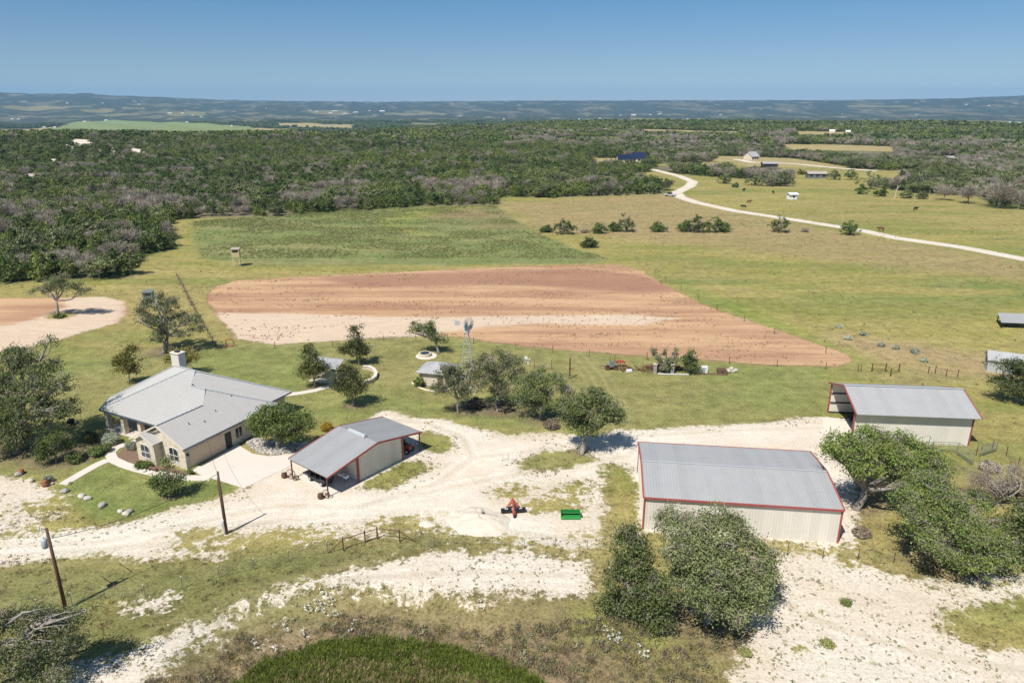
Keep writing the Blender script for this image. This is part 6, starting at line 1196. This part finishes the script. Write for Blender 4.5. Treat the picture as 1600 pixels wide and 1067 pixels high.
T = empty('white_cabinet', 'white metal cabinet in the junk row right of the dark tree', 'cabinet', P(1100, 582)); part(T, 'case', MB().bx(-.6, .5, -.3, .4, 0, 1.05), 'white'); part(T, 'door', MB().bx(-.5, .1, -.33, -.3, .1, .95), 'steel')
for lab, px in (('left brown barrel of the pair near the end of the junk row', 1124), ('right brown barrel of the pair near the end of the junk row', 1131)):
    T = empty('oil_barrel', lab, 'barrel', P(px, 583), 0, 'brown barrels'); part(T, 'drum', MB().tube([(0, -.5, .42), (0, .5, .42)], .42, 14), 'rust'); part(T, 'rim', MB().tube([(0, -.53, .42), (0, -.5, .42)], .45, 14), 'wood')
for lab, a, b, mt in (('long pale plank lying along the front of the junk row', (1028, 585), (1076, 586), 'steel'), ('long rusty channel lying in front of the white cabinet', (1085, 584), (1137, 586), 'rust')):
    pa, pb = Vector(P(*a)), Vector(P(*b)); o = MB().tube([(0, 0, .08), tuple(pb-pa+Vector((0, 0, .08)))], .12, 4).build('plank', M[mt]); o.location = pa; tag(o, lab, 'plank')
rx_ = P(1142, 582); 
for i, (dx_, dy_, s) in enumerate(((-.5, 0, .5), (.4, .1, .45), (0, .5, .5), (.9, .5, .4), (.1, .2, .4))):
    o = MB().ico((0, 0, 0), s, 2, .12, (1, .8, .7), 30+i).build('rock', M['rock']); o.location = (rx_[0]+dx_, rx_[1]+dy_, s*.5+(.45 if i == 4 else 0)); tag(o, 'pale rock in the small heap ending the junk row', 'rock', 'heap of pale rocks')
T = empty('scrap_heap', 'small white and grey junk heap on the lawn behind the bushy tree', 'scrap', P(826, 567)); m = MB()
for k in range(10): m.box((random.uniform(-.6, .6), random.uniform(-.3, .3), random.uniform(.1, 1.0)), (random.uniform(.2, .7), .1, random.uniform(.1, .5)), random.uniform(0, 3), random.uniform(-.6, .6))
part(T, 'scrap', m, 'white')

# ---- hunting blinds and small sheds
def blind(name, label, px, py, mat, hleg, wd, hb):
    b = P(px, py); T = empty(name, label, 'hunting blind', b, R(12)); m = MB()
    MB().bx(-wd/2, wd/2, -wd/2, wd/2, hleg, hleg+hb).build('cabin', M[mat], T); MB().box((0, 0, hleg+hb+.06), (wd+.3, wd+.3, .1), rx=.06).build('roof', M['roofrust' if mat == 'tan' else 'greysteel'], T)
    MB().bx(-wd*.36, wd*.36, -wd/2-.03, -wd/2, hleg+hb*.62, hleg+hb*.85).build('window', M['black'], T)
    for x in (-1, 1):
        for y in (-1, 1): MB().bx(x*wd*.42-.06, x*wd*.42+.06, y*wd*.42-.06, y*wd*.42+.06, 0, hleg).build('leg', M['trim'], T)
blind('hunting_blind', 'tan plywood hunting blind on legs at the corner of the crop field', 371, 416, 'tan', 2.6, 2.0, 2.2)
blind('hunting_blind', 'dark green box hunting blind behind the airy grey oak', 235, 480, 'greysteel', 1.5, 1.9, 2.0)
b = P(219, 480); q = empty('white_post', 'pale crooked post left of the dark green blind', 'post', b); MB().tube([(0, 0, 0), (.12, 0, 1.0), (-.05, 0, 2.6)], [.12, .1, .06], 6).build('post', M['rock'], q)
b = P(1580, 510); T = empty('shade_canopy', 'low blue grey metal roofed livestock shelter in the right pasture', 'shelter', b, R(-8)); m = MB(); roof_plane(m, [(-2.8, -1.6, 1.2), (2.4, -1.6, 1.2), (3.4, 3.0, 1.9), (-1.5, 3.0, 1.9)], (0, -1, 0), .35); m.build('roof', M['roof'], T)
for x, y, z in ((-2.5, -1.4, 1.15), (2.1, -1.4, 1.15), (3.0, 2.8, 1.8), (-1.3, 2.8, 1.8)): MB().bx(x-.07, x+.07, y-.07, y+.07, 0, z).build('post', M['black'], T)
MB().bx(-1.6, 1.2, -.6, 1.0, .2, .7).build('feed_bin', M['dark'], T)
b = P(1541, 580); T = empty('white_shed', 'small pale metal shed with a white roof behind the right edge oak', 'shed', b, R(38)); wl_, dl = 3.2, 4.8
m = MB(); m.bx(0, dl, 0, wl_, 0, 2.1); m.add([(0, 0, 2.1), (0, wl_, 2.1), (0, wl_/2, 3.1), (dl, 0, 2.1), (dl, wl_, 2.1), (dl, wl_/2, 3.1)], [(0, 2, 1), (3, 4, 5), (0, 3, 5, 2), (1, 2, 5, 4)]); T.rotation_euler.z = R(-25)
m.build('wall', M['steel'], T); m = MB(); m.slab([(-.2, -.3, 2.0), (dl+.2, -.3, 2.0), (dl+.2, wl_/2, 3.2), (-.2, wl_/2, 3.2)], .05); m.slab([(dl+.2, wl_+.3, 2.0), (-.2, wl_+.3, 2.0), (-.2, wl_/2+.01, 3.2), (dl+.2, wl_/2+.01, 3.2)], .05); m.build('roof', M['roof'], T); MB().bx(-.04, 0, wl_/2-.35, wl_/2+.35, 1.2, 2.2).build('window', M['black'], T)

# ---- far buildings
def fhouse(name, label, cat, px, py, wpx, dm, h, rz, wall, roof, pitch=.5, group=None, wins=3, parts=True):
    b = P(px, py); w_ = wpx*mpp(b[0], b[1]); T = empty(name, label, cat, b, R(rz), group); hr_ = h+dm/2*pitch
    m = MB(); m.bx(-w_/2, w_/2, 0, dm, -.3, h); m.add([(-w_/2, 0, h), (-w_/2, dm, h), (-w_/2, dm/2, hr_-.1), (w_/2, 0, h), (w_/2, dm, h), (w_/2, dm/2, hr_-.1)], [(0, 2, 1), (3, 4, 5), (0, 3, 5, 2), (1, 2, 5, 4)]); m.build('wall', M[wall], T)
    m = MB(); o_ = .5
    m.slab([(-w_/2-o_, -o_, h-.15), (w_/2+o_, -o_, h-.15), (w_/2+o_, dm/2, hr_+.05), (-w_/2-o_, dm/2, hr_+.05)], .12); m.slab([(w_/2+o_, dm+o_, h-.15), (-w_/2-o_, dm+o_, h-.15), (-w_/2-o_, dm/2+.02, hr_+.05), (w_/2+o_, dm/2+.02, hr_+.05)], .12); m.build('roof', M[roof], T)
    for k in range(wins): x = -w_/2+w_*(k+.5)/wins; MB().bx(x-w_*.05-.3, x+w_*.05+.3, -.05, 0, h*.35, h*.8).build('window', M['glass'], T)
    return T
fhouse('far_house', 'dark blue roofed ranch house at the top of the white road, its left wing', 'house', 978, 255, 24, 9, 2.7, 3, 'stone', 'roofdark', .7); fhouse('far_house', 'dark blue roofed gable wing right of the dark roofed ranch house', 'house', 998, 254, 19, 10, 2.9, -8, 'stone', 'roofdark', .8)
fhouse('far_house', 'tan stone house with a grey roof among the trees up the slope', 'house', 1180, 251, 14, 9, 3.0, 25, 'stone', 'roof', .7); fhouse('far_barn', 'long dark open barn along the pale upper ranch road', 'barn', 1204, 262, 22, 7, 2.6, -3, 'dark', 'roof', .25)
fhouse('grey_shed', 'long grey green shed with a pinkish roof in the far pasture', 'shed', 1277, 279, 28, 6, 2.8, -4, 'greysteel', 'roofrust', .35); fhouse('white_shed', 'tiny white shed standing alone in the far pasture', 'shed', 1240, 312, 12, 3.2, 2.4, 10, 'white', 'white', .35, None, 1)
fhouse('rusty_shed', 'rusty red and white tin roofed shed in the woodland at far left', 'shed', 54, 283, 34, 7, 2.6, -4, 'greysteel', 'roofrust', .3); fhouse('far_house', 'pale white roofed building above the right pasture trees', 'building', 1460, 236, 15, 9, 3, 0, 'trim', 'white', .3); fhouse('far_house', 'pale blue roofed building among the grey trees at far right', 'building', 1543, 257, 21, 9, 3, 0, 'steel', 'roof', .3)
fhouse('far_house', 'small pale roofed building left of the pale blue roofed one', 'building', 1487, 253, 10, 8, 3, 0, 'steel', 'roof', .3); fhouse('stone_tower', 'narrow tan stone tower beyond the middle woodland', 'tower', 990, 205, 3, 4, 7, 0, 'stone', 'stone', .1, None, 1)
gv = 'tiny pale buildings scattered across the far valley'; firstv = None
for px, py, wp in ((19, 187, 5), (29, 187, 4), (85, 200, 6), (69, 200, 4), (132, 191, 5), (165, 189, 6), (105, 162, 4), (217, 164, 3), (285, 178, 5), (265, 178, 6), (292, 192, 4), (362, 198, 4), (160, 162, 4), (301, 181, 4), (314, 183, 4), (416, 170, 2), (415, 199, 6), (424, 199, 5), (524, 175, 7), (540, 179, 7), (556, 177, 7), (577, 174, 5), (597, 175, 8), (517, 178, 6), (485, 174, 4), (495, 175, 4), (640, 195, 5), (787, 187, 3), (851, 194, 6), (859, 195, 5), (937, 186, 3), (811, 196, 5), (990, 181, 7), (1032, 179, 6), (1016, 180, 4), (1135, 196, 5), (1144, 205, 7), (1170, 206, 4), (1126, 180, 4), (1219, 207, 7), (1240, 208, 5), (1300, 208, 8), (1325, 209, 7), (1316, 179, 2), (1432, 180, 2), (1557, 193, 6), (1580, 193, 9), (1593, 193, 6), (1545, 166, 4), (1510, 165, 4), (970, 181, 4), (1075, 187, 5), (1100, 188, 6), (905, 187, 3)):
    b = P(px, py); w_ = wp*mpp(b[0], b[1]); sc = (w_/20, w_/20, max(.55, w_/34))
    if firstv is None:
        firstv = empty('valley_building', 'tiny pale building in the hazy far valley', 'building', b, 0, gv); m = MB(); m.bx(-10, 10, 0, 12, -1, 5); m.build('wall', M['trim'], firstv); m = MB(); m.slab([(-10.5, -.6, 5), (10.5, -.6, 5), (10.5, 6, 8.4), (-10.5, 6, 8.4)], .3); m.slab([(10.5, 12.6, 5), (-10.5, 12.6, 5), (-10.5, 6.05, 8.4), (10.5, 6.05, 8.4)], .3); m.build('roof', M['white'], firstv); firstv.scale = sc
    else: T = copy_thing(firstv, b, R(rng.uniform(-40, 40)), sc)
b = P(1047, 307); T = empty('pickup_truck', 'pale blue grey pickup truck parked where the white road bends', 'truck', b, R(60)); m = MB(); m.bx(-1, 1, -2.7, 2.7, .5, 1.1); m.build('body', M['steel'], T); MB().prism([(-.85, -.7), (.85, -.7), (.8, 1.2), (-.8, 1.2)], 1.1, 1.85).build('cab', M['glass'], T)
for x in (-.95, .95):
    for y in (-1.7, 1.7): MB().tube([(x-.12, y, .4), (x+.12, y, .4)], .4, 10).build('wheel', M['tyre'], T)

# ---- cattle
def cow(label, px, py, rz, mat):
    b = P(px, py); T = bpy.data.objects.new('cow', None)
    me = bpy.data.meshes.new('cow'); J = [(0, 0, 1.15), (.55, 0, 1.2), (.95, 0, 1.25), (1.25, 0, 1.35), (1.55, 0, 1.25), (-.55, 0, 1.2), (-.9, 0, 1.2)]
    V_ = [(0, 0, 1.1), (.6, 0, 1.1), (-.65, 0, 1.12), (1.0, 0, 1.2), (1.35, 0, 1.15), (1.7, 0, .95), (.62, .22, .75), (.62, .24, .35), (.66, .24, .04), (.62, -.22, .75), (.62, -.24, .35), (.66, -.24, .04), (-.72, .22, .8), (-.82, .24, .45), (-.76, .24, .04), (-.72, -.22, .8), (-.82, -.24, .45), (-.76, -.24, .04), (-.95, 0, 1.2), (-1.05, 0, .6), (1.3, .2, 1.3), (1.3, -.2, 1.3)]
    E_ = [(0, 1), (0, 2), (1, 3), (3, 4), (4, 5), (1, 6), (6, 7), (7, 8), (1, 9), (9, 10), (10, 11), (2, 12), (12, 13), (13, 14), (2, 15), (15, 16), (16, 17), (2, 18), (18, 19), (4, 20), (4, 21)]
    Rd = [.37, .36, .36, .25, .17, .10, .15, .08, .07, .15, .08, .07, .18, .09, .07, .18, .09, .07, .1, .03, .05, .05]
    me.from_pydata(V_, E_, []); me.materials.append(M[mat]); o = link('cow', me); o.modifiers.new('skin', 'SKIN'); sv = me.skin_vertices[0].data
    for i, r in enumerate(Rd): sv[i].radius = (r, r*(1.15 if i < 3 else 1))
    sv[0].use_root = True; s = o.modifiers.new('sub', 'SUBSURF'); s.levels = s.render_levels = 1; o.location = b; o.rotation_euler.z = R(rz); tag(o, label, 'cow', 'cattle in the far pasture'); return o
cow('dark cow grazing in the middle of the far right pasture', 1430, 329, 20, 'hide'); cow('dark cow below the small white shed, near the white road', 1162, 326, 160, 'hide'); cow('dark cow near the white road right of the two roadside junipers', 1376, 361, 170, 'brownhide'); cow('dark cow left of the small white shed', 1208, 303, 90, 'hide'); cow('brown cow near the left frame of the far pasture', 1170, 318, 10, 'brownhide'); cow('dark cow beside the far pasture sapling', 1162, 299, 40, 'hide')

# ================================================================== GRASS, WEEDS, REEDS
def blades(n, h, spread, lean, wd, mat, seed, flowers=0):
    rg = np.random.default_rng(seed); p = rg.normal(size=(n, 3))*[spread, spread, 0]; d = rg.normal(size=(n, 3))*[lean, lean, 0]+[0, 0, 1]; d /= np.linalg.norm(d, axis=1)[:, None]
    hh = h*rg.uniform(.5, 1.15, n)[:, None]; s = np.cross(d, rg.normal(size=(n, 3))); s /= np.linalg.norm(s, axis=1)[:, None]
    V = np.stack([p-s*wd, p+s*wd, p+d*hh+s*wd*.5+d*[0, 0, -.1], p+d*hh-s*wd*.5], 1).reshape(-1, 3); F = np.arange(4*n).reshape(-1, 4); me = foliage('blades', V, F, rg.random(n), mat)
    return me
def leafy(n, r, hz_, size, mat, seed):
    rg = np.random.default_rng(seed); V, F, lr, cc, li = cloud([(0, 0, hz_*.45, r, r, hz_*.5)], n, size, rg, r*.35, 6, .5); V[:, 2] = np.maximum(V[:, 2], 0.0); return foliage('leaves', V, F, lr, mat)
NB = {k: SD[k] for k in ()}
def field_at(X, Y, keys): return np.maximum.reduce([sdf(POLY[k], X, Y) for k in keys])
def pts_in(r0, r1, dens, lim=.80):
    out = []; amax = math.atan(lim)*1.06; A_ = amax*(r1*r1-r0*r0); n = int(A_*dens); r = np.sqrt(rng.uniform(r0*r0, r1*r1, n)); a = rng.uniform(-amax, amax, n); return r*np.sin(a), r*np.cos(a)
blockers = [np.array([hw_(-20, 2), hw_(1, -2), hw_(1, 19), hw_(-20, 19)]), np.array([shedpt(0, 0)[:2], shedpt(7.2, 0)[:2], shedpt(7.2, 14.6)[:2], shedpt(0, 14.6)[:2]]), np.array([(13.6, 63.8), (32.8, 61.4), (34.3, 73.5), (15.1, 75.9)]), np.array([(44.3, 84.0), (58.9, 82.6), (59.8, 92), (45.2, 93.2)]), np.array(drv)]
def outside(X, Y):
    k = np.ones(X.shape, bool)
    for b_ in blockers: k &= sdf(b_, X, Y) < -.1
    return k
isl_ = lambda X, Y: field_at(X, Y, ('i_a', 'i_b', 'i_c', 'i_d'))
def bareval(X, Y):
    g1 = np.maximum(sdf(POLY['g_main'], X, Y), sdf(POLY['g_left'], X, Y)-1); g1 = np.minimum(g1, -isl_(X, Y)); g2 = np.maximum.reduce([sdf(POLY[k], X, Y) for k in ('f_band', 'f_right', 'f_up', 'f_patch')]); return g1, g2
X, Y = pts_in(44, 84, 2.2); g1, g2 = bareval(X, Y); low = np.maximum(sdf(POLY['lawn'], X, Y), sdf(POLY['lawn2'], X, Y)) > -.5; pd = sdf(POLY['pond'], X, Y)
k = (g1 < .6) & (g2 < .5) & outside(X, Y) & ~low & (pd < .3) & (fbm(X/3, Y/3, 3) > .38); X, Y = X[k], Y[k]
gp_ = [blades(26, .20, .16, .5, .012, M['grassdry'], 1), blades(26, .17, .17, .5, .012, M['grassgreen'], 2), blades(22, .24, .14, .45, .012, M['grassdry'], 3), leafy(36, .2, .2, .07, M['weed'], 4)]
ix = rng.choice(4, len(X), p=[.36, .30, .24, .10]); scatter('meadow_grass', 'short dry and green grass tufts covering the foreground ground', 'grass', np.stack([X, Y, hgt(X, Y)], 1), rng.uniform(0, 6, len(X)), rng.uniform(.45, 1.15, len(X)), ix, gp_); print('grass', len(X))
X, Y = pts_in(44, 100, 2.6); g1, g2 = bareval(X, Y); n1 = fbm(X/4+3, Y/4, 3)
k = outside(X, Y) & (((g2 > -.3) & (g1 < .5) & (n1 > .36)) | ((g1 > -.3) & (g1 < 2.2) & (n1 > .50)) | ((g1 > 2) & (n1 > .66) & (Y < 68))); X, Y = X[k], Y[k]
wp_ = [leafy(30, .13, .13, .055, M['weed'], 11), leafy(24, .10, .10, .05, M['weed'], 12), blades(14, .14, .08, .6, .012, M['grassdry'], 13), leafy(30, .18, .16, .06, M['grassgreen'], 14)]
scatter('caliche_weeds', 'small dark weeds speckled over the pale caliche ground', 'weeds', np.stack([X, Y, hgt(X, Y)], 1), rng.uniform(0, 6, len(X)), rng.uniform(.35, 1.1, len(X)), rng.choice(4, len(X), p=[.42, .34, .16, .08]), wp_); print('weeds', len(X))
X, Y = pts_in(40, 60, 4.2); fb = sdf(POLY['forebrown'], X, Y); pd = sdf(POLY['pond'], X, Y); g1, g2 = bareval(X, Y); k = (fb > 0) & (pd < .2) & (g2 < .2) & (fbm(X/2.5, Y/2.5, 3) > .40); X, Y = X[k], Y[k]
tp = [blades(34, .42, .18, .45, .012, M['brush'], 21), blades(34, .38, .2, .5, .012, M['grassdry'], 22), blades(30, .34, .2, .5, .012, M['grassgreen'], 23), leafy(60, .28, .35, .08, M['weed'], 24)]
scatter('tall_dry_weeds', 'brownish knee high weeds around the reed pond', 'weeds', np.stack([X, Y, hgt(X, Y)], 1), rng.uniform(0, 6, len(X)), rng.uniform(.5, 1.4, len(X)), rng.choice(4, len(X), p=[.34, .28, .2, .18]), tp); print('tall', len(X))
X, Y = pts_in(36, 58, 22.0); pd = sdf(POLY['pond'], X, Y); k = pd > -.1; X, Y = X[k], Y[k]
rp_ = [blades(26, .5, .16, .35, .018, M['reed'], 31), blades(26, .42, .16, .4, .018, M['reed'], 32), blades(20, .48, .14, .4, .016, M['grassdry'], 33)]
scatter('pond_reeds', 'dense bright green reeds filling the pond at the bottom edge', 'reeds', np.stack([X, Y, hgt(X, Y)], 1), rng.uniform(0, 6, len(X)), rng.uniform(.6, 1.2, len(X)), np.where((rng.random(len(X)) < .45*sst(1.2, 3.5, pd[k])), 2, rng.integers(0, 2, len(X))), rp_); print('reeds', len(X))
cb = np.array([P(a, b)[:2] for a, b in ((300, 346), (955, 404), (312, 403), (775, 321))]); X = rng.uniform(cb[:, 0].min(), cb[:, 0].max(), 90000); Y = rng.uniform(cb[:, 1].min(), cb[:, 1].max(), 90000); k = (sdf(POLY['crop'], X, Y) > .5) & (fbm(X/14, Y/8, 4)+rng.normal(size=X.shape)*.10 > .52); X, Y = X[k][:15000], Y[k][:15000]
cp_ = [leafy(26, .5, .5, .2, M['grassgreen'], 41), leafy(26, .45, .4, .2, M['oakbright'], 42), leafy(20, .4, .4, .18, M['weed'], 43)]
scatter('crop_plants', 'knee high green forage plants filling the field beyond the plowed one', 'crop', np.stack([X, Y, hgt(X, Y)], 1), rng.uniform(0, 6, len(X)), rng.uniform(.3, .8, len(X)), rng.choice(3, len(X), p=[.7, .15, .15]), cp_)
# clods and stubble on the tilled soil
pb = POLY['plow']; X = rng.uniform(pb[:, 0].min(), pb[:, 0].max(), 60000); Y = rng.uniform(pb[:, 1].min(), pb[:, 1].max(), 60000); X = np.concatenate([X, rng.uniform(-140, -60, 9000)]); Y = np.concatenate([Y, rng.uniform(115, 165, 9000)])
s_ = np.maximum(sdf(POLY['plow'], X, Y), sdf(POLY['plow2'], X, Y)); k = (s_ > .3) & (fbm(X/9+4, Y/2.2, 4)+rng.normal(size=X.shape)*.09 > .60); X, Y = X[k][:3000], Y[k][:3000]
cl_ = [me_of(MB().ico((0, 0, .06), .22, 1, .2, (1.3, .8, .6), s), 'clod', simple('soil_clod_%s' % 'abc'[s], (.24, .14, .085), .95, var=.3)) for s in range(2)]+[leafy(16, .3, .22, .12, M['weed'], 51)]
scatter('soil_clods', 'dark clods and weed tufts lying in rows on the plowed soil', 'clods', np.stack([X, Y, hgt(X, Y)], 1), rng.uniform(0, 6, len(X)), rng.uniform(.3, .85, len(X)), rng.choice(3, len(X), p=[.35, .35, .3]), cl_)
# pasture weeds further off
X, Y = pts_in(84, 330, .13); s_ = np.maximum.reduce([sdf(POLY[k], X, Y) for k in ('plow', 'plow2', 'lawn', 'g_main', 'forest', 'crop')]); k = (s_ < -1) & outside(X, Y) & (fbm(X/12, Y/6, 4)+rng.normal(size=X.shape)*.1 > .54); X, Y = X[k], Y[k]
scatter('pasture_weeds', 'low weed clumps dotted through the open pasture', 'weeds', np.stack([X, Y, hgt(X, Y)], 1), rng.uniform(0, 6, len(X)), rng.uniform(.4, 1.0, len(X)), rng.integers(0, 3, len(X)), [leafy(22, .32, .3, .14, M['weed'], 61), leafy(22, .3, .25, .14, M['grassgreen'], 62), blades(18, .4, .2, .5, .03, M['grassdry'], 63)]); print('pasture', len(X))
fx, fy = [], []
for a, b, n in ((520, 935, 26), (505, 945, 18), (487, 952, 22), (523, 966, 14), (440, 982, 16), (407, 1010, 16), (432, 1022, 10), (500, 958, 10), (752, 951, 14), (945, 990, 10), (962, 997, 26), (1006, 1022, 14), (550, 985, 8), (470, 1000, 8)):
    c = P(a, b); n = int(n*.5); fx.append(c[0]+rng.normal(size=n)*.36); fy.append(c[1]+rng.normal(size=n)*.4)
X, Y = np.concatenate(fx), np.concatenate(fy); scatter('white_flowers', 'clusters of small white flowering weeds above the reed pond', 'flowers', np.stack([X, Y, hgt(X, Y)+.3], 1), rng.uniform(0, 6, len(X)), rng.uniform(.7, 1.3, len(X)), rng.integers(0, 2, len(X)), [leafy(16, .13, .2, .085, M['petal'], 71), leafy(14, .12, .18, .08, M['petal'], 72)])

# ================================================================== HAZE
def haze():
    x0, x1, y0, y1, z0, z1 = -17500, 17500, -300, 17500, -190, 330
    o = MB().bx(x0, x1, y0, y1, z0, z1).build('haze', []); mt = bpy.data.materials.new('haze'); mt.use_nodes = True; t = mt.node_tree; t.nodes.clear()
    v = t.nodes.new('ShaderNodeVolumePrincipled'); v.inputs['Color'].default_value = (.30, .60, 1.0, 1); v.inputs['Density'].default_value = 5.2e-5; v.inputs['Anisotropy'].default_value = 0.0
    ou = t.nodes.new('ShaderNodeOutputMaterial'); t.links.new(v.outputs[0], ou.inputs['Volume']); o.data.materials.append(mt); tag(o, kind='stuff', label='thin blue air haze filling the whole valley', cat='haze')
haze()
